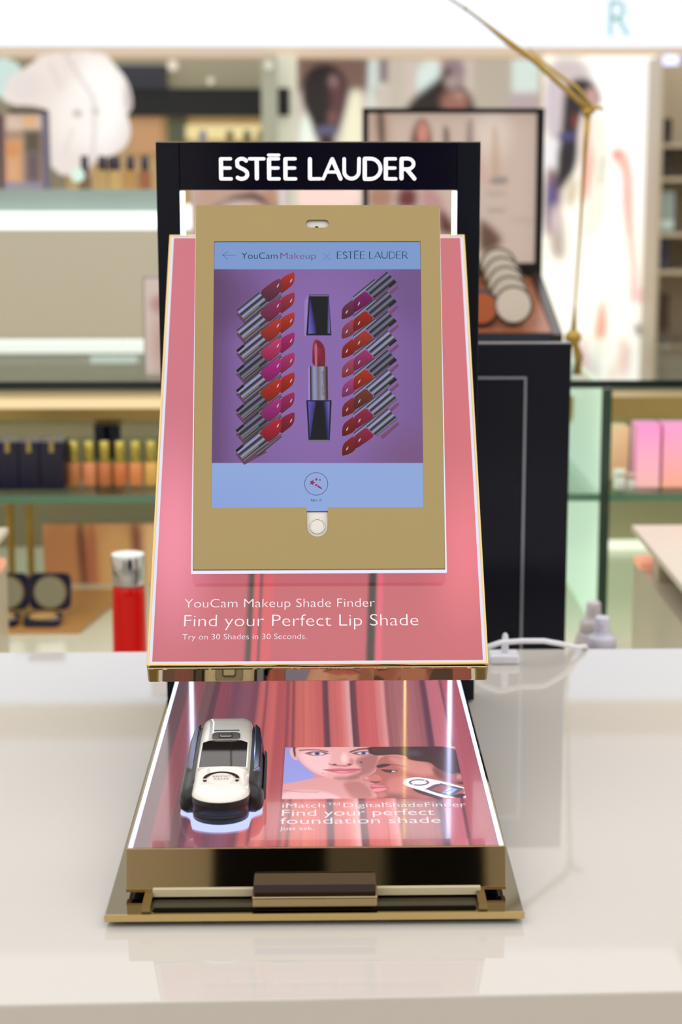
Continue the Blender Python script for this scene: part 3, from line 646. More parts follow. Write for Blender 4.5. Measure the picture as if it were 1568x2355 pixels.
# ================================================================== SHADE SCANNER ON THE DRAWER
ZD = .0376
RD = Matrix.Translation((-.0668, 1.158, ZD)) @ Matrix.Rotation(math.radians(.9), 4, 'Z')
sc_ = thing('shade_scanner', (-.0668, 1.158, ZD), 'white and black handheld skin shade scanner lying on the left of the lit drawer top', 'scanner')
def loft(name, secs, m_, parent, M, bevel=0):
    """secs: list of outlines of (x, y, z) points with equal counts"""
    b = bmesh.new(); rg = [[b.verts.new(p) for p in o_] for o_ in secs]; n = len(rg[0])
    for a, c in zip(rg, rg[1:]):
        for i in range(n):
            f = b.faces.new((a[i], a[(i+1)%n], c[(i+1)%n], c[i])); f.smooth = True
    b.faces.new(rg[0][::-1]); f = b.faces.new(rg[-1]); r_ = bmesh.ops.triangulate(b, faces=[f])
    for f in r_['faces']: f.smooth = True
    bmesh.ops.recalc_face_normals(b, faces=b.faces); me = bpy.data.meshes.new(name); b.to_mesh(me); b.free()
    o = link(name, me, m_, parent, M)
    if bevel:
        q = o.modifiers.new('bevel', 'BEVEL'); q.width = bevel; q.segments = 3; q.limit_method = 'ANGLE'; q.angle_limit = math.radians(35)
    return o
# glowing cradle under the nose
half = [(.0257, -.040), (.0258, -.0610), (.0246, -.0636), (.0212, -.0662), (.0190, -.0705), (.0182, -.0790)]
arc_ = [((.0182)*math.cos(math.radians(a)), -.0832+.0108*math.sin(math.radians(a))) for a in range(-14, -167, -12)]
cradle = half + arc_ + [(-x, y) for x, y in half[::-1]]
tag(plate('lit_cradle', [cradle], .0364, .0373, light_mat('cradle_glow', L(190, 200, 255), 1.25), st, Matrix.Translation((-.0668, 1.158, 0)) @ Matrix.Rotation(math.radians(.9), 4, 'Z')), 'white glowing cradle under the scanner nose')
# black lower shell: wide shoulders behind the nose, rounded tail
def lowo(d, z):
    hs = [(-.0640, .0190), (-.0645, .0230), (-.0610, .0258), (-.0540, .0268), (-.030, .0270), (0, .0268), (.030, .0260), (.055, .0246), (.068, .0226), (.077, .0190), (.083, .0140), (.0862, .0070)]
    r_ = [(w-d, y + (d if y < -.05 else -d if y > .06 else 0)) for y, w in hs]
    return [(x, y, z) for x, y in r_] + [(-x, y, z) for x, y in r_[::-1]]
loft('lower_shell', [lowo(.0016, .0002), lowo(.0002, .0022), lowo(0, .0060), lowo(.0006, .0100), lowo(.0024, .0138), lowo(.0052, .0162), lowo(.0078, .0172)], BLACK_PLA, sc_, RD)
# nose outline and white upper shell
def upo(d, dn, z, zn=None):
    """d side inset, dn nose inset; zn height at the nose tip"""
    pts = []
    for a in range(180, 361, 10):
        c_, s2 = math.cos(math.radians(a)), math.sin(math.radians(a))
        y = -.0680+.0175*s2 + dn*(-s2); pts.append(((.0180-d)*c_, y, z if zn is None else z+(zn-z)*max(0, -s2)**1.5))
    pts += [(.0184-d, -.030, z), (.0184-d, .030, z), (.0180-d, .060, z)]
    for a in range(10, 180, 10):
        c_, s2 = math.cos(math.radians(a)), math.sin(math.radians(a)); pts.append(((.0176-d)*c_, .0660+(.0185-d)*s2, z-.0035*s2**2))
    pts += [(-.0180+d, .060, z), (-.0184+d, .030, z), (-.0184+d, -.030, z)]
    return pts
loft('upper_shell', [upo(0, 0, .0120), upo(-.0002, -.0002, .0140), upo(.0006, .0010, .0166, .0158), upo(.0020, .0040, .0186, .0178), upo(.0042, .0090, .0200, .0198), upo(.0075, .0150, .0208, .0208), upo(.0120, .0190, .0211, .0211)], mat('gloss_white_shell', L(240, 236, 230), .06, coat=.4), sc_, RD)
nose = [p for p in upo(0, 0, 0)]
def band(z, g): return [(p[0]*(1+g), -.068+(p[1]+.068)*(1+g) if p[1] < -.068 else p[1], z) for p in nose[:19]] + [(.0175, -.05, z), (-.0175, -.05, z)]
tag(loft('nose_band', [band(.0002, -.03), band(.0050, .0), band(.0052, -.02), band(.0056, -.02), band(.0058, .006), band(.0142, .012), band(.0146, 0)], mat('satin_black_band', L(24, 22, 24), .3), sc_, RD), 'black band round the nose')
WN = mat('dark_window', L(34, 28, 26), .03, spec=.7)
win = [(-.0149, -.0375), (-.008, -.0362), (0, -.0357), (.008, -.0362), (.0149, -.0375), (.0150, .0135), (.0105, .0185), (-.0105, .0185), (-.0150, .0135)]
tag(plate('display_window', [win], .0196, .0212, WN, sc_, RD, bevel=.0003), 'dark glossy display window')
tag(plate('window_rim', [[(x*1.07, y*1.03 + .0003) for x, y in win], win], .0196, .0214, mat('gloss_white_shell', L(232, 226, 218), .08, coat=.4), sc_, RD, bevel=.0002), 'white raised rim')
kp = plate('key_pad', [rrect(-.0095, .0095, .0172, .0340, .004)], .0202, .0220, mat('silver_pad', L(150, 146, 142), .16, .9), sc_, RD, bevel=.0005)
plate('key_ring', [rrect(-.0050, .0050, .0215, .0302, .0022), rrect(-.0043, .0043, .0222, .0295, .0018)], .0220, .0224, mat('dark_silver', L(90, 86, 84), .2, .9), kp, RD)
plate('key_button', [rrect(-.0038, .0038, .0226, .0291, .0014)], .0220, .0228, mat('silver_key', L(190, 188, 186), .12, .95), kp, RD, bevel=.0003)
plate('speaker_slit', [rrect(-.0086, .0086, .0395, .0408, .0006)], .0206, .0213, BLACK_PLA, sc_, RD)
MBn = RD @ Matrix.Translation((0, -.0590, .0206)) @ Matrix.Rotation(math.radians(4), 4, 'X')
rb = []
for a0, a1 in ((8, 172), (188, 352)):
    A0 = [(.0116*math.cos(math.radians(a0+(a1-a0)*k/20)), .0116*math.sin(math.radians(a0+(a1-a0)*k/20))) for k in range(21)]
    A1 = [(.0094*math.cos(math.radians(a1-(a1-a0)*k/20)), .0094*math.sin(math.radians(a1-(a1-a0)*k/20))) for k in range(21)]
    plate('button_ring', [A0+A1], -.001, .0006, mat('dark_bronze_ring', L(52, 44, 38), .15, .6), sc_, MBn)
nb = MB().lathe([(.0084, -.002), (.0084, .0008), (.0076, .0012)], 40).build('round_button', WHITE_PLA, sc_, MBn)
GREYI = mat('grey_ink', L(120, 118, 116), .4)
text('button_lettering', 'ESTĒE', -.0046, .0046, -.0030, .0024, GREYI, nb, MBn, .0014, -.01, 1, True)
text('button_lettering', 'LAUDER', -.0056, .0056, .0008, .0024, GREYI, nb, MBn, .0014, -.01, 1, True)
tag(MB().prism([(.0262, -.050), (.0278, -.046), (.0278, .020), (.0262, .026)], .0025, .0120).build('side_grip', mat('rubber', L(20, 20, 22), .5), sc_, RD, bevel=.0006), 'black ribbed grip')
for sg, m_, nm in ((1, mat('blue_silver_trim', L(130, 140, 176), .1, .9), 'polished silver side trim'), (-1, mat('grey_trim', L(88, 84, 84), .18, .8), 'dark grey side trim')):
    pts = [(.0188, -.034), (.0238, -.026), (.0242, .030), (.0226, .058), (.0188, .070)]
    tag(MB().prism([(x*sg, y) for x, y in pts][::sg], .0135, .0174).build('side_trim', m_, sc_, RD, bevel=.0012, seg=3), nm)

# ================================================================== CABLE AND PLUG ON THE COUNTER
CAB = mat('white_cable', L(236, 236, 244), .3)
cb = thing('charging_cable', tuple(atz(1200, 1495, 0)), 'white charging cable lying along the back edge of the white counter', 'cable')
pts = [atz(1070, 1520, .004), at(1110, 1492, 1.56), at(1150, 1478, 1.56), at(1200, 1474, 1.57), at(1250, 1474, 1.57), at(1290, 1481, 1.58), at(1325, 1489, 1.60), at(1345, 1494, 1.617), at(1352, 1502, 1.634)]
pts = [Vector((p.x, p.y, max(p.z, .0030) if p.y < 1.625 else p.z)) for p in pts]
MB().tube(pts, .0024, 10).build('cord', CAB, cb)
pg = thing('cable_plug', tuple(atz(1160, 1516, 0)), 'small white plug block standing under the white cable on the counter', 'plug')
c = atz(1158, 1522, 0); MB().box(c.x-.013, c.x+.013, c.y-.010, c.y+.012, 0, .0085).build('plug_body', CAB, pg, bevel=.002)
MB().lathe([(.0032, 0), (.003, .012), (.0022, .0165), (.001, .018)], 16, (c.x+.001, c.y, .0085)).build('plug_pin', CAB, pg)

# ================================================================== BEHIND THE COUNTER
DECKZ = -.17
dk = thing('back_cabinet', (0, 2.4, FLOOR_Z), 'low pale cabinet behind the counter carrying the glass showcase and bottles', 'cabinet')
MB().box(-1.5, 1.5, 1.72, 2.95, FLOOR_Z, DECKZ).build('cabinet_body', mat('cream_cabinet', L(238, 232, 208), .2, noise=.02), dk)
def lamp_strip(name, x0, x1, y0, y1, z0, z1, m_, parent): return tag(box(name, x0, x1, y0, y1, z0, z1, m_, parent), 'lit strip')
# second stand seen from behind
dx = thing('dark_stand', (.117, 1.81, DECKZ), 'dark navy display stand with a thin silver outline, right of the gold tester stand', 'display stand')
sb = MB().box(at(745, 1000, 1.8).x, at(1312, 900, 1.8).x, 1.80, 1.812, DECKZ, at(1200, 791, 1.8).z).build('stand_panel', NAVY, dx, bevel=.001)
e0 = at(1206, 1000, 1.8).x; ztp = at(1200, 866, 1.8).z
o_ = MB(); o_.box(e0-.0012, e0+.0012, 1.7985, 1.8, DECKZ+.01, ztp); o_.box(.02, e0-.0012, 1.7985, 1.8, ztp-.0024, ztp)
tag(o_.build('silver_outline', mat('soft_silver', L(170, 174, 190), .3, .9), dx), 'thin silver outline')
tag(MB().box(at(745, 1000, 1.8).x, at(1312, 900, 1.8).x, 1.7995, 1.8125, at(1200, 791, 1.8).z, at(1200, 789, 1.8).z).build('top_trim', mat('grey_edge', L(150, 150, 158), .3, .7), dx), 'grey metal top edge')

# red bottle
bc = at(297, 1400, 1.95)
rbt = thing('lotion_bottle', (bc.x, 1.95, DECKZ), 'red glass lotion bottle with a silver cap left of the pink panel', 'bottle')
zt_ = at(297, 1276, 1.95).z; zm = at(297, 1342, 1.95).z
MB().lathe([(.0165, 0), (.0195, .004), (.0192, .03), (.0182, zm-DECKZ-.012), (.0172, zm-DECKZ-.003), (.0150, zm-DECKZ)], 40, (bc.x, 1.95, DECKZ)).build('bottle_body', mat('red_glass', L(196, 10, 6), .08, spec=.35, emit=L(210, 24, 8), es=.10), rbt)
tag(MB().lathe([(.0176, 0), (.0178, .001), (.0182, zt_-zm-.001), (.0176, zt_-zm)], 40, (bc.x, 1.95, zm)).build('bottle_cap', mat('silver_cap', L(206, 206, 210), .12, .95), rbt), 'polished silver cap')
tag(MB().lathe([(.0178, zt_-zm), (.0176, zt_-zm+.0012)], 40, (bc.x, 1.95, zm)).build('cap_disc', mat('pale_disc', L(235, 245, 240), .4), rbt), 'pale cap top')

# spray bottles
SPR = mat('lilac_white_plastic', L(214, 212, 232), .35)
def spray(x, y0, Y, k, label, m_):
    p = at(x, y0, Y); t = thing('spray_bottle', (p.x, Y, DECKZ), label, 'bottle', 'white spray bottles'); h = p.z-DECKZ
    MB().lathe([(.0195*k, 0), (.021*k, .004), (.021*k, h-.050*k), (.0175*k, h-.036*k), (.0170*k, h-.034*k)], 32, (p.x, Y, DECKZ)).build('bottle_body', m_, t)
    s_ = MB().lathe([(.0150*k, h-.034*k), (.0146*k, h-.0225*k), (.0135*k, h-.0205*k), (.0090*k, h-.0195*k), (.0086*k, h-.0150*k), (.0080*k, h-.002*k), (.0066*k, h)], 32, (p.x, Y, DECKZ)).build('spray_head', m_, t)
    MB().tube([(p.x-.002, Y-.007*k, DECKZ+h-.006*k), (p.x-.003, Y-.010*k, DECKZ+h-.006*k)], .0014*k, 8).build('nozzle', m_, s_)
spray(1385, 1418, 1.84, 1.0, 'white spray bottle right of the dark stand, the nearer and lower of two', SPR)
spray(1365, 1384, 1.96, 1.0, 'white spray bottle right of the dark stand, half hidden behind the nearer one', mat('warm_white_plastic', L(206, 198, 204), .4))

# cream risers at both sides
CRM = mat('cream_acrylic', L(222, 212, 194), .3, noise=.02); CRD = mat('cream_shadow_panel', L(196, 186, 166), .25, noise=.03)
def riser(x0, x1, name_label, side):
    t = thing('display_riser', ((x0+x1)/2, 1.95, DECKZ), name_label, 'riser', 'cream display risers')
    zt2 = at(1500, 1207, 2.15).z
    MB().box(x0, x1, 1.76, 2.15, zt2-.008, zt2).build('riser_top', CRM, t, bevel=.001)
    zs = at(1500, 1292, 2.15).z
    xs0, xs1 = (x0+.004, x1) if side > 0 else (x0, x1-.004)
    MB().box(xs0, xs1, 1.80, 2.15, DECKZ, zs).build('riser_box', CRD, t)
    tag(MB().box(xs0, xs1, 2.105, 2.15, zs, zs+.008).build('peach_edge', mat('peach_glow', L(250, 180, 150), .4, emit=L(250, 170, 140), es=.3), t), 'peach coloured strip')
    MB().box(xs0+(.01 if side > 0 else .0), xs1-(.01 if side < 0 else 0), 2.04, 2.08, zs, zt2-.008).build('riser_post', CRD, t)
riser(at(1452, 1207, 2.15).x, at(1452, 1207, 2.15).x+.34, 'cream display riser at the right edge of the picture', 1)
xr = at(19, 1212, 2.15).x; riser(xr-.3, xr, 'cream display riser at the left edge of the picture', -1)

# ------------------------------------------------------------------ glass showcase
GL = glass_mat('clear_green_glass', (.97, .99, .975, 1), .35); GE = mat('dark_green_glass_edge', L(14, 34, 30), .1); GE2 = mat('green_glass_edge', L(90, 128, 104), .2, emit=L(90, 140, 112), es=.05)
sh = thing('glass_showcase', (0, 2.6, DECKZ), 'long glass showcase with green edges and a gold rail behind the counter', 'showcase')
YS = 2.30; ZT = at(784, 876, YS).z
MB().box(-1.5, 1.5, YS+.001, 2.9, ZT-.010, ZT).build('top_pane', GL, sh)
tag(MB().box(-1.5, 1.5, YS, YS+.001, ZT-.010, ZT).build('pane_edge', GE, sh), 'dark green glass edge')
ZS = at(300, 1139, YS+.02).z
MB().box(-1.5, 1.5, YS+.021, 2.82, ZS-.010, ZS).build('shelf_pane', glass_mat('frosted_green_glass', (.86, .93, .88, 1), .7), sh)
tag(MB().box(-1.5, 1.5, YS+.02, YS+.021, ZS-.010, ZS).build('pane_edge', GE2, sh), 'light green glass edge')
MB().box(-1.5, 1.5, 2.88, 2.9, DECKZ, .092).build('back_wall', mat('showcase_back', L(170, 158, 128), .4, noise=.04, ns=5), sh)
zg0, zg1 = at(200, 980, 2.6).z, at(200, 912, 2.6).z
MB().prism([(2.58, zg1), (2.585, zg0+.012), (2.61, zg0), (2.64, zg0), (2.64, zg1)], -1.5, 1.5, axis='x').build('gold_rail', mat('warm_gold_rail', L(206, 172, 108), .35, .5), sh)
lamp_strip('rail_light', -1.5, .15, 2.575, 2.58, zg1-.014, zg1, light_mat('warm_led', L(255, 228, 176), 1.0), sh)
xd = at(1398, 1150, YS).x
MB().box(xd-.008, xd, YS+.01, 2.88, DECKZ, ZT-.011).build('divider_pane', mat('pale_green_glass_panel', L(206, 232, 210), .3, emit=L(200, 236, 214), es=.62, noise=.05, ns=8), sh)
tag(MB().box(xd-.010, xd+.002, YS, YS+.01, DECKZ, ZT-.011).build('pane_edge', mat('deep_green_edge', L(44, 66, 56), .15), sh), 'dark green upright edge')
for x in (25, 70):
    p = at(x, 1250, 2.60); MB().lathe([(.005, 0), (.005, ZS-.011-DECKZ)], 14, (p.x, 2.60, DECKZ)).build('gold_post', mat('brass_post', L(190, 150, 70), .3, .7), sh)
lamp_strip('case_light', xd+.02, 1.4, 2.84, 2.86, DECKZ+.001, DECKZ+.012, light_mat('case_warm', L(240, 250, 220), 1.2), sh)

ZS += .0007
# navy boxes and gold lipsticks on the glass shelf
NB = mat('navy_carton', L(26, 26, 52), .25)
for i, (xa, xb) in enumerate(((-52, -6), (-4, 44), (46, 92), (94, 148))):
    a, b_ = at(xa, 1120, 2.36), at(xb, 1120, 2.36)
    t = thing('perfume_carton', ((a.x+b_.x)/2, 2.385, ZS), ['navy blue carton on the glass shelf, cut by the left picture edge', 'navy blue carton second from the left on the glass shelf', 'navy blue carton third from the left on the glass shelf', 'navy blue carton beside the gold capped lipsticks on the glass shelf'][i], 'box', 'navy cartons on the glass shelf')
    MB().box(a.x, b_.x, 2.36, 2.41, ZS, ZS+.063).build('carton', NB, t, bevel=.0008)
    MB().box((a.x+b_.x)/2-.003, (a.x+b_.x)/2+.003, 2.359, 2.36, ZS+.049, ZS+.063).build('gold_mark', mat('gold_ink', L(170, 150, 90), .3, .5), t)
ords = ['first', 'second', 'third', 'fourth', 'fifth', 'sixth']
OR = [(196,124,76),(226,144,96),(204,122,74),(214,124,70),(228,144,88),(232,178,96)]
for i in range(6):
    p = at(171+35.6*i, 1120, 2.39)
    t = thing('foundation_bottle', (p.x, 2.39, ZS), f'foundation bottle with gold cap on the glass shelf, {ords[i]} from the dark cartons', 'bottle', 'gold capped foundations on the glass shelf')
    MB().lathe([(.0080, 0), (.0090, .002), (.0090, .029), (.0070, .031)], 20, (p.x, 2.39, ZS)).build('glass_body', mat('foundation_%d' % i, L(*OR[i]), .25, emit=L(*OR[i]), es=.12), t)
    tag(MB().lathe([(.0062, .031), (.0066, .032), (.0066, .058), (.0058, .059)], 20, (p.x, 2.39, ZS)).build('gold_cap', mat('lime_gold_cap', L(206, 190, 90), .25, .7), t), 'gold cap')
# backs of bottles in the second row, dark tops
for i, x in enumerate((232, 262)):
    p = at(x, 1000, 2.62); t = MB().lathe([(.010, 0), (.010, .075), (.008, .08)], 16, (p.x, 2.62, ZS)).build('dark_jar', NB)
    tag(t, ['dark blue jar behind the foundation bottles, left one', 'dark blue jar behind the foundation bottles, right one'][i], 'jar', 'dark jars behind the foundations')
# right: tan box, white jar, pink boxes
def gradbox(name, xa, xb, y0, Y, c0, c1, label, cat, group=None):
    a, b_ = at(xa, y0, Y), at(xb, y0, Y); z1 = at(xa, y0, Y).z
    t = thing(name, ((a.x+b_.x)/2, Y+.02, ZS), label, cat, group)
    MB().box(a.x, b_.x, Y+.0005, Y+.045, ZS, z1).build('carton', mat(name+'_side%d' % int(xa), L(*c0), .4), t)
    c0l, c1l = lin(c0), lin(c1)
    grid('carton_face', (a.x, Y, z1), (b_.x, Y, z1), (a.x, Y, ZS), 4, 20, lambda P, s, tt: c0l*(1-tt[:, None])+c1l*tt[:, None], print_mat('lit_carton_print', es=.55, base=.7, rough=.35), t)
gradbox('gift_carton', 1466, 1520, 978, 2.36, (255,150,214), (255,196,190), 'pink to peach carton on the right glass shelf, left of its pair', 'box', 'pink gradient cartons')
gradbox('gift_carton', 1526, 1590, 978, 2.36, (255,160,216), (255,180,150), 'pink to orange carton cut by the right picture edge', 'box', 'pink gradient cartons')
gradbox('tan_carton', 1408, 1447, 984, 2.42, (232,196,150), (206,160,116), 'tan carton beside the pink cartons on the glass shelf', 'box')
for i, (x, hh_) in enumerate(((1423, .026), (1449, .021))):
    p = at(x, 1150, 2.345); t = thing('cream_jar', (p.x, 2.345, ZS), ['white cream jar in front of the tan carton', 'small pale jar between the tan and pink cartons'][i], 'jar')
    MB().lathe([(.0072-.002*i, 0), (.008-.002*i, .003), (.008-.002*i, hh_*.7)], 24, (p.x, 2.345, ZS)).build('jar_body', WHITE_PLA, t)
    MB().lathe([(.0084-.002*i, hh_*.7), (.0084-.002*i, hh_), (.007-.002*i, hh_+.001)], 24, (p.x, 2.345, ZS)).build('jar_lid', mat('rose_lid%d' % i, L(*((240, 240, 232), (226, 190, 176))[i]), .3), t)

# lower shelf: face picture, tray, compacts
pw = thing('portrait_board', (at(230, 1300, 2.62).x, 2.62, DECKZ), 'tan close-up picture board standing in the lower showcase at left', 'picture')
ops = [('s', [(90,1195),(190,1195),(205,1450),(90,1450)], (176,118,74), 14), ('s', [(170,1200),(196,1200),(212,1420),(196,1425)], (108,60,44), 9), ('s', [(196,1200),(220,1200),(236,1430),(208,1430)], (166,96,66), 10), ('s', [(228,1220),(300,1215),(330,1400),(240,1420)], (202,152,94), 24), ('s', [(296,1200),(322,1200),(338,1330),(314,1330)], (128,76,54), 10), ('s', [(325,1200),(370,1200),(370,1450),(340,1450)], (222,178,126), 14)]
_, a, b_, c = pic('picture_print', 98, 1204, 372, 1400, 2.62, 8, ops, (190, 136, 90), print_mat('dim_print', es=.5, base=.8, rough=.4), pw)
MB().box(a.x, b_.x, 2.6202, 2.635, DECKZ+.0006, a.z).build('board', mat('board_grey', L(120, 110, 96), .5), pw)
tr = thing('wooden_tray', (at(150, 1450, 2.40).x, 2.42, DECKZ), 'tan tray carrying the open compacts in the lower showcase', 'tray')
xt0, xt1 = at(-20, 1450, 2.36).x, at(225, 1450, 2.36).x
MB().prism([(xt0, 2.33), (xt1-.02, 2.33), (xt1+.02, 2.56), (xt0, 2.56)], DECKZ+.0006, DECKZ+.006).build('tray_base', mat('tan_lacquer', L(204, 146, 84), .3, noise=.05, ns=10), tr)
NVC = mat('navy_compact', L(24, 26, 60), .12)
for i, x in enumerate((102, 4)):
    p = at(x, 1440, 2.37)
    t = thing('powder_compact', (p.x, 2.37, DECKZ+.006), ['open navy powder compact with round mirror, the fully visible one on the tan tray', 'open navy powder compact on the tan tray, half hidden by the left riser'][i], 'compact', 'open powder compacts')
    z0 = DECKZ+.006
    MB().prism(rrect(p.x-.024, p.x+.024, 2.34, 2.385, .010), z0, z0+.010).build('compact_base', NVC, t, bevel=.001)
    tag(MB().lathe([(.0185, 0), (.0185, .0008)], 32, (0, 0, 0)).build('powder_pan', mat('tan_powder', L(216, 166, 100), .8), t, Matrix.Translation((p.x, 2.362, z0+.010)) @ Matrix.Scale(1, 4)), 'tan powder')
    ML = Matrix.Translation((p.x+.006, 2.388, z0+.012)) @ Matrix.Rotation(math.radians(80), 4, 'X')
    lid = MB().prism(rrect(-.028, .028, 0, .050, .010), -.004, .002).build('compact_lid', NVC, t, ML, bevel=.001)
    tag(plate('gold_ring', [[(.0225*math.cos(k*math.pi/16), .024+.0225*math.sin(k*math.pi/16)) for k in range(32)], [(.0205*math.cos(k*math.pi/16), .024+.0205*math.sin(k*math.pi/16)) for k in range(32)]], .002, .003, mat('antique_gold', L(150, 126, 80), .3, .8), lid, ML), 'gold ring')
    MB().lathe([(.0204, .0021), (.0204, .0026)], 32, (0, .024, 0)).build('mirror', mat('mirror', L(225, 228, 222), .03, 1), lid, ML)

# ------------------------------------------------------------------ makeup tester with black framed picture (right)
YT = 2.36; ZT1 = ZT
mt = thing('makeup_tester', (at(1150, 800, YT).x, 2.5, ZT1), 'tester tray with black framed picture behind the dark stand, on the glass showcase', 'display stand')
x0, x1 = at(833, 640, 2.62).x, at(1243, 640, 2.62).x; z0, z1 = at(1000, 640, 2.62).z, at(1000, 249, 2.62).z
pfm = plate('picture_frame', [[(x0, z0), (x1, z0), (x1, z1), (x0, z1)], [(x0+.008, z0+.022), (x1-.010, z0+.022), (x1-.010, z1-.007), (x0+.008, z1-.007)]], -.004, .012, mat('black_frame', L(14, 14, 16), .2), mt, Matrix(((1,0,0,0),(0,0,-1,2.62),(0,1,0,0),(0,0,0,1))))
ops = [('s', [(850,260),(900,258),(905,330),(890,345),(850,340)], (196,168,150), 10), ('s', [(864,255),(884,255),(888,340),(872,350)], (110,84,78), 8), ('s', [(940,345),(950,290),(970,268),(990,290),(995,350)], (110,78,72), 9), ('e', (972,305,13,26), (206,140,124), 8),
 ('s', [(1018,290),(1032,290),(1036,350),(1020,350)], (120,100,94), 7), ('s', [(1074,275),(1090,275),(1092,350),(1072,350)], (120,96,92), 8), ('s', [(1092,280),(1105,300),(1120,420),(1108,430)], (212,170,154), 9),
 ('e', (1130,300,40,60), (222,206,194), 30), ('s', [(850,430),(905,430),(900,480),(850,480)], (176,132,110), 12), ('s', [(915,430),(960,430),(960,480),(910,480)], (112,56,60), 14), ('s', [(960,430),(1010,430),(1040,540),(985,540)], (190,144,144), 14), ('s', [(1010,470),(1060,540),(1008,540)], (92,58,50), 14),
 ('s', [(1130,290),(1145,290),(1150,420),(1130,420)], (186,152,126), 9, .6), ('s', [(1125,410),(1168,404),(1168,424),(1125,424)], (150,140,134), 7), ('s', [(1120,440),(1165,440),(1160,450),(1120,450)], (166,150,142), 8, .7), ('s', [(1120,478),(1165,480),(1160,490),(1120,488)], (160,144,134), 8, .7),
 ('s', [(1100,500),(1130,520),(1158,550),(1140,575),(1100,585)], (104,78,62), 14), ('s', [(1170,500),(1230,500),(1230,515),(1175,510)], (186,168,154), 9, .7)]
pic('picture_print', 840, 252, 1238, 612, 2.6215, 6, ops, (204, 182, 168), print_mat('lit_picture', es=.72, base=.35, rough=.3), mt)
box('frame_back', x0+.002, x1-.002, 2.624, 2.64, ZT1, z1-.002, BLACK_PLA, mt)
# sloping tray
xl, xr_ = at(1010, 770, 2.36).x, at(1292, 786, 2.36).x
zf, zr = at(1150, 764, 2.36).z, z0+.004
MB().prism([(2.36, ZT1+.0005), (2.36, zf), (2.612, zr), (2.612, ZT1+.0005)], xl, xr_-.014, axis='x').build('tray_body', mat('copper_brown', L(158, 92, 60), .25, noise=.06, ns=8), mt)
MB().prism([(2.352, ZT1+.0005), (2.352, zf-.002), (2.612, zr+.006), (2.612, ZT1+.0005)], xr_-.013, xr_, axis='x').build('tray_side', mat('dark_brown_lacquer', L(50, 40, 38), .25), mt)
box('tray_front', xl, xr_-.014, 2.350, 2.3595, ZT1+.0005, zf, mat('navy_tray_front', L(40, 44, 60), .2), mt)
TLAB = ['foremost of the stack, face towards the camera', 'second from the front of the stack', 'third from the front of the stack', 'fourth from the front of the stack', 'rearmost, below the framed picture']
slope = (zr-zf)/(2.612-2.36)
for i in range(5):
    yy = 2.385+.045*i; p = at(1180-9*i, 700, yy); zz = zf+slope*(yy-2.36)
    Mc = Matrix.Translation((p.x, yy, zz+.0265)) @ Matrix.Rotation(math.radians(78), 4, 'X')
    t = thing('round_compact', (p.x, yy, zz), 'round silver rimmed compact on the tester tray, ' + TLAB[i], 'compact', 'round compacts on the tester tray')
    MB().lathe([(.0240, -.006), (.0262, -.004), (.0262, .003), (.0250, .0045), (.0225, .004)], 40).build('compact_rim', mat('pewter_rim', L(92, 84, 70), .25, .8), t, Mc)
    MB().lathe([(.0223, .0035), (.0223, .0046), (.0212, .005)], 40).build('compact_face', mat('pale_taupe_face', L(204, 192, 178), .5), t, Mc)
p = at(1106, 712, 2.385)
t = thing('blush_pan', (p.x, 2.38, zf+.002), 'round burnt orange blush pan left of the silver rimmed compacts', 'blush')
Mc = Matrix.Translation((p.x, 2.385, zf+.0285)) @ Matrix.Rotation(math.radians(78), 4, 'X')
MB().lathe([(.0235, -.004), (.025, -.003), (.025, .003), (.0205, .004)], 32).build('pan_rim', BLACK_PLA, t, Mc); MB().lathe([(.0202, .0035), (.020, .0048)], 32).build('blush', mat('burnt_orange', L(168, 84, 40), .7), t, Mc)

# portrait signs seen through the stand's opening and left of it
def sign(name, x0, y0, x1, y1, Y, ops, bg, label, es=.8, edge=(40, 36, 40), foot=None, cat='sign'):
    t = thing(name, (at((x0+x1)/2, y1, Y).x, Y, at(x0, y1, Y).z), label, cat)
    g, a, b_, c = pic('sign_print', x0, y0, x1, y1, Y, 6, ops, bg, print_mat('sign_print_%d' % int(es*100), es=es, base=.3, rough=.35), t)
    MB().box(a.x-.002, b_.x+.002, Y+.0005, Y+.02, foot if foot is not None else c.z, a.z+.002).build('sign_box', mat('sign_box%d' % sum(edge), L(*edge), .4), t)
    return t
sign('portrait_sign', 442, 392, 660, 700, 2.60, [('s', [(440,380),(560,420),(640,430),(640,700),(440,700)], (196,160,140), 20), ('l', (17, [(478,500),(500,478),(540,458),(580,450),(612,462),(650,490)]), (92,72,72), 10), ('s', [(600,430),(640,430),(640,520),(620,480)], (186,142,116), 12), ('e', (545,485,44,22), (216,192,182), 14), ('r', (641,300,662,720), (220,206,206), 5)], (206, 182, 172), 'pale portrait sign seen through the opening under the lit name', .75, (214, 204, 200), ZT1)
sign('portrait_sign', 331, 640, 470, 862, 2.44, [('e', (372,700,26,22), (186,140,136), 12), ('e', (372,790,22,60), (196,162,150), 20)], (214, 194, 186), 'narrow blush coloured sign at the left edge of the stand, on the glass showcase', .7, (150, 146, 140), ZT1)

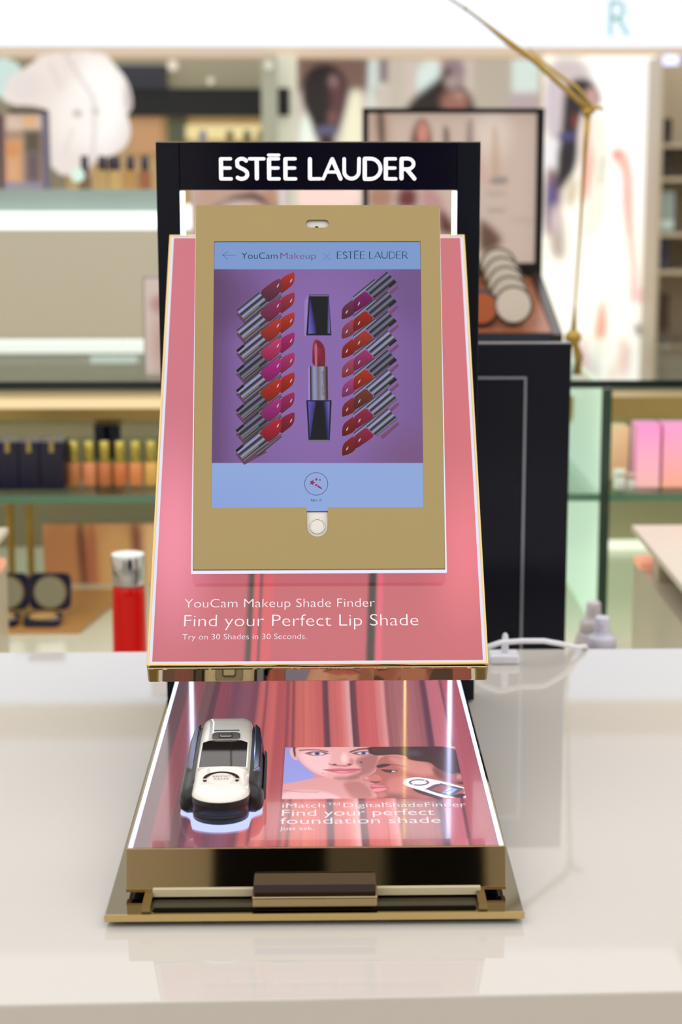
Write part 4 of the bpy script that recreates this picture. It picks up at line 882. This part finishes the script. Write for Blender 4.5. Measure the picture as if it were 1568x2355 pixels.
# ------------------------------------------------------------------ decorative gold branch
GB = mat('gold_branch', L(176, 146, 70), .35, .7)
br = thing('gold_branch', tuple(at(1322, 868, 2.33)), 'tall thin gold branch decoration rising right of the framed picture', 'decoration')
def P(x, y, Y=2.33): return at(x, y, Y)
stem = MB().tube([P(1326, 861), P(1330, 820), P(1318, 776), P(1322, 700), P(1332, 560), P(1340, 430), P(1346, 330), P(1352, 262)], [.006, .006, .0045, .0014, .0016, .0022, .0030, .0042], 10).build('stem', GB, br)
MB().tube([P(1360, 258), P(1300, 205), P(1230, 140), P(1160, 90), P(1110, 50), P(1070, 20), P(1020, -12), P(960, -60)], [.0042, .0034, .0040, .0040, .0022, .0018, .0016, .0015], 10).build('twig', GB, br)
MB().tube([P(1362, 250, 2.35), P(1330, 205, 2.35), P(1270, 160, 2.36), P(1215, 112, 2.37)], [.0030, .0026, .0022, .001], 8).build('twig', GB, br)
MB().tube([P(1352, 262), P(1372, 246), P(1388, 252)], [.004, .003, .0016], 8).build('twig', GB, br)
for x, y, r_ in ((1350, 258, .0072), (1318, 776, .0115), (1070, 20, .0030), (1128, 65, .0026)):
    q_ = P(x, y); MB().lathe([(.001, -r_), (r_*.7, -r_*.6), (r_, 0), (r_*.7, r_*.6), (.001, r_)], 10, (q_.x, q_.y, q_.z)).build('bud', GB, br)

# ================================================================== BACK OF THE SHOP
# cream back counter with lit strips
YB = 3.4
gz = at(200, 527, YB).z; gz2 = at(200, 781, YB).z; gxr = at(438, 500, YB).x
gd = thing('back_counter', (-1.2, 3.7, FLOOR_Z), 'long cream cosmetics counter with glowing white top in the left background', 'counter')
MB().box(-2.2, gxr, YB, 4.0, gz2, gz).build('counter_front', mat('cream_panel', L(212, 204, 186), .25, noise=.03, ns=2), gd)
MB().box(-2.2, gxr-.05, YB+.03, 4.0, FLOOR_Z, gz2-.04).build('counter_base', mat('grey_green_panel', L(140, 146, 132), .3, noise=.05, ns=6), gd)
LW = light_mat('white_top_glow', L(245, 255, 248), 1.6)
tag(MB().box(-2.2, gxr, YB+.005, 3.98, gz, gz+.03).build('glowing_top', LW, gd), 'glowing white top')
tag(MB().box(-2.2, at(338, 800, YB).x, YB+.01, YB+.03, gz2-.026, gz2).build('strip_light', LW, gd), 'white strip light')
tag(MB().box(at(205, 800, YB).x, at(312, 800, YB).x, YB+.012, YB+.0295, at(205, 838, YB).z, at(205, 822, YB).z).build('strip_light', light_mat('soft_strip', L(214, 240, 230), .9), gd), 'short white strip light')
ZG = gz+.03
# bottles on the back counter
AM = [(120,96,70),(180,150,96),(190,158,100),(176,134,80),(150,96,66)]
for i, x in enumerate((196, 236, 268, 301, 334)):
    p = at(x, 430, 3.55); t = thing('perfume_bottle', (p.x, 3.55, ZG), 'amber perfume bottle with dark cap, ' + ['leftmost of five on the back counter', 'second of five on the back counter', 'middle of five on the back counter', 'fourth of five on the back counter', 'rightmost of five on the back counter'][i], 'bottle', 'amber perfume bottles')
    hb2 = at(x, 400-(8 if i else -4), 3.55).z-ZG; ht = at(x, 358, 3.55).z-ZG
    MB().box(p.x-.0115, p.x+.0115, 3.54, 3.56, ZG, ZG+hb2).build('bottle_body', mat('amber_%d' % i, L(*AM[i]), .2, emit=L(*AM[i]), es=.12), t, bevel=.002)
    MB().lathe([(.006, hb2), (.0075, hb2+.002), (.0075, ht)], 16, (p.x, 3.55, ZG)).build('bottle_cap', mat('violet_black_cap', L(52, 42, 60), .3), t)
# glass shelf with small products under the bottles
gs = thing('glass_shelf', (-.8, 3.5, ZG), 'teal edged glass riser shelf on the glowing back counter', 'shelf')
MB().box(-1.2, gxr-.02, 3.44, 3.47, ZG, at(200, 436, 3.45).z).build('shelf_pane', mat('teal_glass', L(150, 164, 158), .2, emit=L(140, 160, 150), es=.15, noise=.1, ns=10), gs)
# left: black framed mirror stand with products
fm = thing('framed_stand', (at(62, 460, 3.5).x, 3.52, ZG), 'black and lilac framed cosmetics stand at the left edge of the back counter', 'display stand')
a, b_, c = at(18, 252, 3.5), at(106, 252, 3.5), at(18, 462, 3.5)
MB().box(a.x, b_.x, 3.50, 3.53, a.z-.006, a.z).build('frame_top', BLACK_PLA, fm)
MB().box(b_.x-.0085, b_.x, 3.50, 3.53, ZG, a.z-.006).build('frame_post', mat('lilac_steel', L(128, 128, 160), .3, .6), fm)
pic('stand_print', 0, 262, 98, 470, 3.532, 6, [('r', (10,262,100,300), (232,206,186), 10), ('e', (68,280,16,14), (246,196,142), 8), ('r', (56,300,92,350), (96,90,74), 9), ('r', (60,350,92,420), (110,96,100), 10), ('r', (10,320,50,420), (226,172,128), 12), ('e', (30,345,14,18), (222,150,92), 8), ('r', (0,420,100,440), (150,146,164), 6), ('r', (10,440,60,470), (222,168,150), 8), ('r', (-5,262,12,430), (120,92,96), 8)], (170, 140, 120), print_mat('stand_pic', es=.7, base=.3), fm)
box('stand_back', at(-6, 300, 3.532).x, b_.x-.001, 3.5335, 3.545, ZG, a.z-.007, BLACK_PLA, fm)

# jacket cut-out picture
YJ = 4.4
jk = thing('jacket_cutout', (at(150, 400, YJ).x, YJ, at(150, 400, YJ).z), 'large pale cut-out picture of a white jacket hanging in the upper left background', 'picture')
out = [(8,215),(20,180),(70,150),(100,122),(235,118),(262,148),(290,182),(302,215),(304,250),(290,262),(300,290),(296,330),(270,352),(232,366),(214,372),(200,400),(120,402),(112,330),(108,262),(104,246),(10,238)]
sm = smooth_poly(out, 1); lp_ = [at(p[0], p[1], YJ) for p in sm]
Jm = Matrix(((1,0,0,0),(0,0,-1,YJ),(0,1,0,0),(0,0,0,1)))
jp = plate('jacket_board', [[(p.x, p.z) for p in lp_]], -.012, 0, mat('white_board', L(240, 232, 228), .5), jk, Jm)
n_ = 6
bmj = bmesh.new()
me = bpy.data.meshes.new('jacket_print')
xs = np.arange(8, 306, 4.0); ys = np.arange(118, 404, 4.0); vid = {}; vv = []; ff = []; pp = []
XX, YY = np.meshgrid(xs, ys); PPt = np.stack([XX.ravel()+2, YY.ravel()+2], -1); ins = (sdist(PPt, np.array(sm)) < 0).reshape(XX.shape)
for j in range(len(ys)-1):
    for i in range(len(xs)-1):
        if ins[j, i]:
            q_ = []
            for (di, dj) in ((0, 0), (0, 1), (1, 1), (1, 0)):
                k = (i+di, j+dj)
                if k not in vid:
                    vid[k] = len(vv); w_ = at(xs[i+di], ys[j+dj], YJ-.0004); vv.append(tuple(w_)); pp.append((xs[i+di], ys[j+dj]))
                q_.append(vid[k])
            ff.append(q_)
jops = [('e', (230,235,60,110), (255,252,250), 30), ('e', (175,270,50,70), (250,244,238), 30, .8), ('l', (5, [(150,125),(185,180),(215,225),(218,300),(212,370)]), (206,190,186), 7, .9), ('l', (5, [(115,150),(140,200)]), (210,196,190), 8, .7), ('e', (178,261,9,7), (176,160,154), 6), ('e', (220,256,7,6), (196,182,170), 6), ('s', [(290,180),(304,215),(305,250),(292,260),(286,230)], (200,184,186), 8), ('l', (4, [(165,300),(150,350)]), (214,198,192), 8, .7), ('e', (60,200,40,30), (226,216,212), 18, .7)]
me.from_pydata(vv, [], ff); cc = paint(np.array(pp), jops, (236, 224, 218))
at_ = me.color_attributes.new('Col', 'FLOAT_COLOR', 'POINT'); at_.data.foreach_set('color', np.concatenate([cc, np.ones((len(cc), 1))], 1).astype(np.float32).ravel())
link('jacket_print', me, print_mat('lit_cloth_print', es=.82, base=.22), jk)
bmj.free()
MB().box(lp_[5].x, lp_[5].x+.01, YJ+.001, YJ+.008, FLOOR_Z, at(100, 300, YJ).z).build('support_pole', STEEL, jk)

# header lightbox over the back of the shop
YH = 5.0
zh0, zh1 = at(784, 106, YH).z, 1.08
zh1 = 1.075
hd2 = thing('header_lightbox', (0, YH, zh0), 'long glowing white header sign across the top of the background', 'sign')
MB().box(-2.6, 2.6, YH, YH+.10, zh0, zh1).build('lit_face', light_mat('header_glow', L(228, 238, 255), 1.4), hd2)
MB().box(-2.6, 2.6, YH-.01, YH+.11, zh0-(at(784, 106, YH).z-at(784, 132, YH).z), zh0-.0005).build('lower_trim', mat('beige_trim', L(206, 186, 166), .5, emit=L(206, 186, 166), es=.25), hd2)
MB().box(-2.6, 2.6, YH-.01, YH+.11, zh1+.0005, zh1+.10).build('upper_trim', mat('beige_trim2', L(216, 196, 156), .5), hd2)
MHd = frame(0, YH-.0005, 0, 0)
a, b_ = at(1398, 84, YH), at(1450, 84, YH)
tag(text('header_letter', 'R', a.x, b_.x, a.z, at(1400, -6, YH).z-a.z, light_mat('pale_green_letter', L(150, 196, 180), 1.0), hd2, MHd, .001, .0), 'pale green letter R')
for s_ in (-2.55, 2.5): box('post', s_, s_+.06, YH+.03, YH+.09, FLOOR_Z, zh0-.03, WALLM, hd2)

# big backlit wall of women
W1 = [('r', (680,120,860,210), (120,92,82), 16), ('r', (850,120,884,200), (206,214,206), 10), ('s', [(846,130),(862,130),(858,470),(846,470)], (214,226,220), 10), ('r', (872,120,892,190), (126,104,112), 9), ('s', [(894,125),(930,125),(934,470),(892,470)], (196,186,170), 12), ('s', [(955,150),(1015,130),(1010,200),(960,230)], (216,232,226), 10),
 ('r', (1088,130,1180,260), (186,174,158), 12), ('r', (1178,130,1246,215), (216,230,222), 9), ('r', (1168,215,1250,300), (186,168,170), 12),
 ('s', [(690,470),(686,300),(704,250),(730,330),(726,470)], (238,248,236), 10), ('s', [(786,300),(812,200),(836,220),(830,470),(774,470)], (240,238,206), 12),
 ('s', [(694,210),(700,172),(725,148),(760,146),(790,168),(802,205),(796,240),(780,300),(760,330),(730,325),(712,270),(696,240)], (36,28,30), 7), ('s', [(754,180),(784,172),(796,205),(790,250),(770,300),(752,292),(762,240)], (92,58,58), 10), ('e', (766,186,10,14), (140,110,114), 8), ('e', (764,270,10,14), (126,84,80), 8),
 ('s', [(722,290),(776,288),(780,310),(722,314)], (96,94,120), 6), ('s', [(726,314),(776,310),(782,470),(716,470)], (60,34,34), 8), ('s', [(640,420),(720,420),(830,430),(830,480),(640,480)], (248,216,204), 16),
 ('s', [(1014,130),(1070,134),(1068,200),(1036,210),(1014,170)], (148,124,130), 12), ('s', [(930,250),(960,215),(1010,180),(1030,150),(1050,190),(1080,210),(1094,250),(1100,300),(920,300)], (40,28,28), 10), ('e', (1046,236,32,30), (150,104,90), 12), ('e', (1040,188,18,16), (170,150,144), 10), ('e', (1056,220,12,10), (176,136,124), 8),
 ('r', (980,122,1010,140), (246,214,186), 8)]
bw = thing('portrait_wall', (at(960, 600, 5.16).x, 5.17, FLOOR_Z), 'wide backlit photo wall of a dark haired woman and a woman with cropped hair', 'poster')
g, a, b_, c = pic('poster_print', 682, 126, 1252, 900, 5.16, 6, W1, (206, 192, 180), print_mat('poster_glow', es=.92, base=.2, rough=.4), bw)
MB().box(a.x, b_.x, 5.162, 5.22, FLOOR_Z, a.z).build('poster_box', mat('poster_box', L(180, 170, 160), .5), bw)
W2 = [('e', (1440,300,110,200), (255,255,252), 60), ('s', [(1250,130),(1350,130),(1370,220),(1300,330),(1250,330)], (196,182,182), 18), ('s', [(1256,190),(1290,190),(1296,300),(1256,310)], (196,184,190), 14),
 ('s', [(1246,320),(1290,320),(1292,360),(1262,392),(1246,380)], (226,222,226), 9), ('s', [(1250,392),(1275,380),(1300,440),(1270,540),(1250,540)], (126,92,110), 12), ('s', [(1264,420),(1278,420),(1278,470),(1266,530),(1258,480)], (74,76,130), 9),
 ('s', [(1296,220),(1306,190),(1335,178),(1365,188),(1382,222),(1380,240),(1340,250),(1330,300),(1330,380),(1300,430),(1278,440),(1280,360),(1292,300)], (40,32,40), 8), ('s', [(1344,205),(1370,200),(1380,230),(1366,260),(1346,250)], (186,148,140), 8), ('s', [(1282,305),(1325,302),(1326,322),(1284,326)], (70,72,112), 6),
 ('s', [(1318,260),(1326,262),(1326,300),(1314,290)], (130,58,50), 7), ('s', [(1338,260),(1364,258),(1362,340),(1382,350),(1386,390),(1366,392),(1354,460),(1340,470),(1334,420)], (240,190,178), 10), ('s', [(1342,370),(1372,350),(1362,410),(1352,464),(1338,440)], (244,176,162), 9),
 ('s', [(1362,262),(1396,262),(1400,420),(1386,520),(1340,560),(1345,480),(1368,400)], (240,236,218), 10), ('l', (5, [(1388,362),(1384,390),(1380,420)]), (150,140,130), 6, .8), ('s', [(1300,420),(1330,400),(1326,470),(1300,480)], (206,190,160), 12), ('s', [(1264,470),(1290,480),(1300,540),(1300,600),(1262,590)], (180,162,150), 16), ('e', (1278,505,10,26), (206,186,190), 8),
 ('s', [(1408,345),(1430,338),(1450,370),(1456,440),(1454,520),(1462,600),(1452,620),(1444,540),(1434,470),(1436,400),(1412,372)], (246,186,168), 8), ('e', (1418,356,10,8), (206,140,130), 7), ('l', (5, [(1436,400),(1436,460),(1446,540)]), (214,140,130), 6, .7),
 ('s', [(1452,600),(1464,600),(1470,680),(1448,700)], (238,180,170), 8, .8), ('e', (1466,680,18,18), (244,200,196), 9), ('s', [(1380,700),(1390,690),(1398,780),(1364,782),(1372,730)], (238,166,140), 9), ('s', [(1456,740),(1480,750),(1490,775),(1460,775)], (150,146,146), 9), ('s', [(1432,795),(1454,795),(1450,860),(1424,870)], (232,200,190), 9), ('s', [(1316,800),(1350,800),(1390,870),(1312,878)], (206,204,206), 14), ('e', (1340,862,14,16), (240,200,220), 9),
 ('s', [(1330,680),(1352,680),(1366,700),(1360,770),(1330,770)], (255,252,236), 10)]
bw2 = thing('dress_poster', (at(1380, 600, 4.9).x, 4.92, FLOOR_Z), 'tall glowing poster of a woman in a white dress at right', 'poster')
g, a, b_, c = pic('poster_print', 1250, 128, 1510, 910, 4.90, 5, W2, (255, 252, 238), print_mat('poster_glow2', es=1.04, base=.2, rough=.4), bw2)
MB().box(a.x-.004, b_.x+.008, 4.901, 4.97, FLOOR_Z, a.z+.003).build('poster_frame', mat('cream_frame', L(226, 214, 190), .5), bw2)

# shelf unit at the far right
YR = 4.7
rs = thing('wall_shelf_unit', (at(1545, 600, YR).x, YR+.15, FLOOR_Z), 'beige shelf unit with small goods at the right edge of the background', 'shelf')
xL = at(1511, 500, YR).x; WS = mat('taupe_shelf', L(186, 172, 148), .4, noise=.03)
s_ = MB(); s_.box(xL, xL+.008, YR, YR+.25, FLOOR_Z, at(1540, 128, YR).z); s_.box(xL+.3, xL+.31, YR, YR+.25, FLOOR_Z, at(1540, 128, YR).z); s_.box(xL, xL+.31, YR+.24, YR+.26, FLOOR_Z, at(1540, 128, YR).z)
s_.build('shelf_sides', WS, rs)
zsl = {}
for k, y in enumerate((330, 408, 536, 622, 795)):
    z = at(1540, y, YR).z; zsl[y] = z; MB().box(xL+.008, xL+.3, YR+.005, YR+.24, z-.010, z).build('shelf_board', WS, rs)
MB().box(xL+.008, xL+.3, YR+.06, YR+.24, FLOOR_Z, at(1540, 812, YR).z).build('shelf_base', mat('grey_base', L(176, 174, 160), .4), rs)
def goods(name, xa, xb, y0, yb, colr, label, cat):
    a, b_ = at(xa, y0, YR+.03), at(xb, y0, YR+.03); z = zsl[yb]
    t = thing(name, ((a.x+b_.x)/2, YR+.05, z), label, cat)
    MB().box(a.x, b_.x, YR+.03, YR+.08, z, a.z).build('carton', mat(name+str(y0), L(*colr), .35, noise=.1), t, bevel=.002)
    MB().box(a.x+.001, b_.x-.001, YR+.0295, YR+.0299, z+.01*(a.z-z)*10, z+.3*(a.z-z)).build('carton_label', mat(name+str(y0)+'l', L(*[min(255, int(v*1.3+10)) for v in colr]), .4), t)
goods('dark_carton', 1524, 1546, 272, 330, (46,40,38), 'dark carton on the topmost shelf at the right edge', 'box')
goods('brown_carton', 1522, 1550, 346, 408, (44,36,30), 'dark brown carton on the second shelf at the right edge', 'box')
goods('teal_carton', 1516, 1552, 440, 536, (150,168,164), 'grey teal carton on the third shelf at the right edge', 'box')
goods('navy_carton', 1515, 1538, 541, 622, (40,42,66), 'navy carton on the fourth shelf at the right edge', 'box')
goods('coffee_carton', 1510, 1540, 676, 795, (60,44,32), 'tall coffee brown carton on the lowest shelf at the right edge', 'box')
p = at(1541, 138, YR-.02)
t = MB().lathe([(.018, 0), (.020, .004), (.020, .022)], 24, (p.x, YR-.03, p.z-.012)).build('spot_lamp', light_mat('violet_spot', L(206, 210, 255), 2.0)); tag(t, 'small violet white spot lamp under the header at the right edge', 'lamp')

# upper left background: black fascia, lit yellow shelf, columns, far lamps
YL = 5.40
def slab(name, x0, y0, x1, y1, Y, d, m_, parent=None, zb=None):
    a, c = at(x0, y0, Y), at(x1, y1, Y); return MB().box(a.x, c.x, Y, Y+d, c.z if zb is None else zb, a.z).build(name, m_, parent)
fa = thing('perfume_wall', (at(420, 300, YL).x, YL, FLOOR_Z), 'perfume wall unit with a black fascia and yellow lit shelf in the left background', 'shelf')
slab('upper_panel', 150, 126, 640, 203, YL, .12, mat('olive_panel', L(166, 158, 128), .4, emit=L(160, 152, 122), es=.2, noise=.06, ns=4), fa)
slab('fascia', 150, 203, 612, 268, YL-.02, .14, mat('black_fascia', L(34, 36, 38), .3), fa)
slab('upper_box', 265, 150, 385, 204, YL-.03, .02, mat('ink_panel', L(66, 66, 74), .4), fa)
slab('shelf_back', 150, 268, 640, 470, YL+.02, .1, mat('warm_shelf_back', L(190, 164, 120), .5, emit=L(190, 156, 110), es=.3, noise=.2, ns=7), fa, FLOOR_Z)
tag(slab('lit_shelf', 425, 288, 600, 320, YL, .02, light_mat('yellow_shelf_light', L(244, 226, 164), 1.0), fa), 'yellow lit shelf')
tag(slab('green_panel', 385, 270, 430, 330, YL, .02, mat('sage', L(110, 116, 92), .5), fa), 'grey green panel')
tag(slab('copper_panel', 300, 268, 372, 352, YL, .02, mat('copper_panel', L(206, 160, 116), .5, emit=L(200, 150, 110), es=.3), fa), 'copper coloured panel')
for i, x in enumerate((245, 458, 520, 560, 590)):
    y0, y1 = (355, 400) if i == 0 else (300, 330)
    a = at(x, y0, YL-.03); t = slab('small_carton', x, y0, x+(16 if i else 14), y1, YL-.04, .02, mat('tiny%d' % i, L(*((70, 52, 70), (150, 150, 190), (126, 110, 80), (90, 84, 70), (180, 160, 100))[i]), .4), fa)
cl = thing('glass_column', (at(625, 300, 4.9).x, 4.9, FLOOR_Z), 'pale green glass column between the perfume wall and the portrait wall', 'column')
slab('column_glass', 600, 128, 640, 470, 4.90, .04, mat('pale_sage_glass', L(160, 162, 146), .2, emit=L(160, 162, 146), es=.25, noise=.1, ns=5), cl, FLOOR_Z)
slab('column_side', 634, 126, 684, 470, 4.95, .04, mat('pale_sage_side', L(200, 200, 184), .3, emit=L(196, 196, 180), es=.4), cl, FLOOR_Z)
tag(slab('dark_screen', 637, 202, 666, 266, 4.93, .015, BLACK_PLA, cl), 'small black screen')
for i, (x, y, r_) in enumerate(((397, 150, .016), (484, 186, .010), (618, 150, .012), (178, 402, .014), (10, 180, .05))):
    Yl = (5.345, 5.385, 4.885, 3.45, 4.6)[i]; p = at(x, y, Yl)
    t = MB().lathe([(.001, -r_), (r_*.7, -r_*.7), (r_, 0), (r_*.7, r_*.7), (.001, r_)], 16, (p.x, p.y, p.z)).build('globe_lamp', light_mat('globe_%d' % i, L(*((240, 226, 206), (230, 222, 200), (236, 230, 206), (216, 240, 222), (214, 236, 228))[i]), (1, 1, .95, 1.1, .95)[i]))
    tag(t, ['small round white lamp above the black fascia', 'tiny round lamp just above the black fascia, right of the larger one', 'small round lamp at the head of the glass column', 'pale green glowing ball among the bottles on the back counter', 'large pale green lamp at the upper left corner'][i], 'lamp')
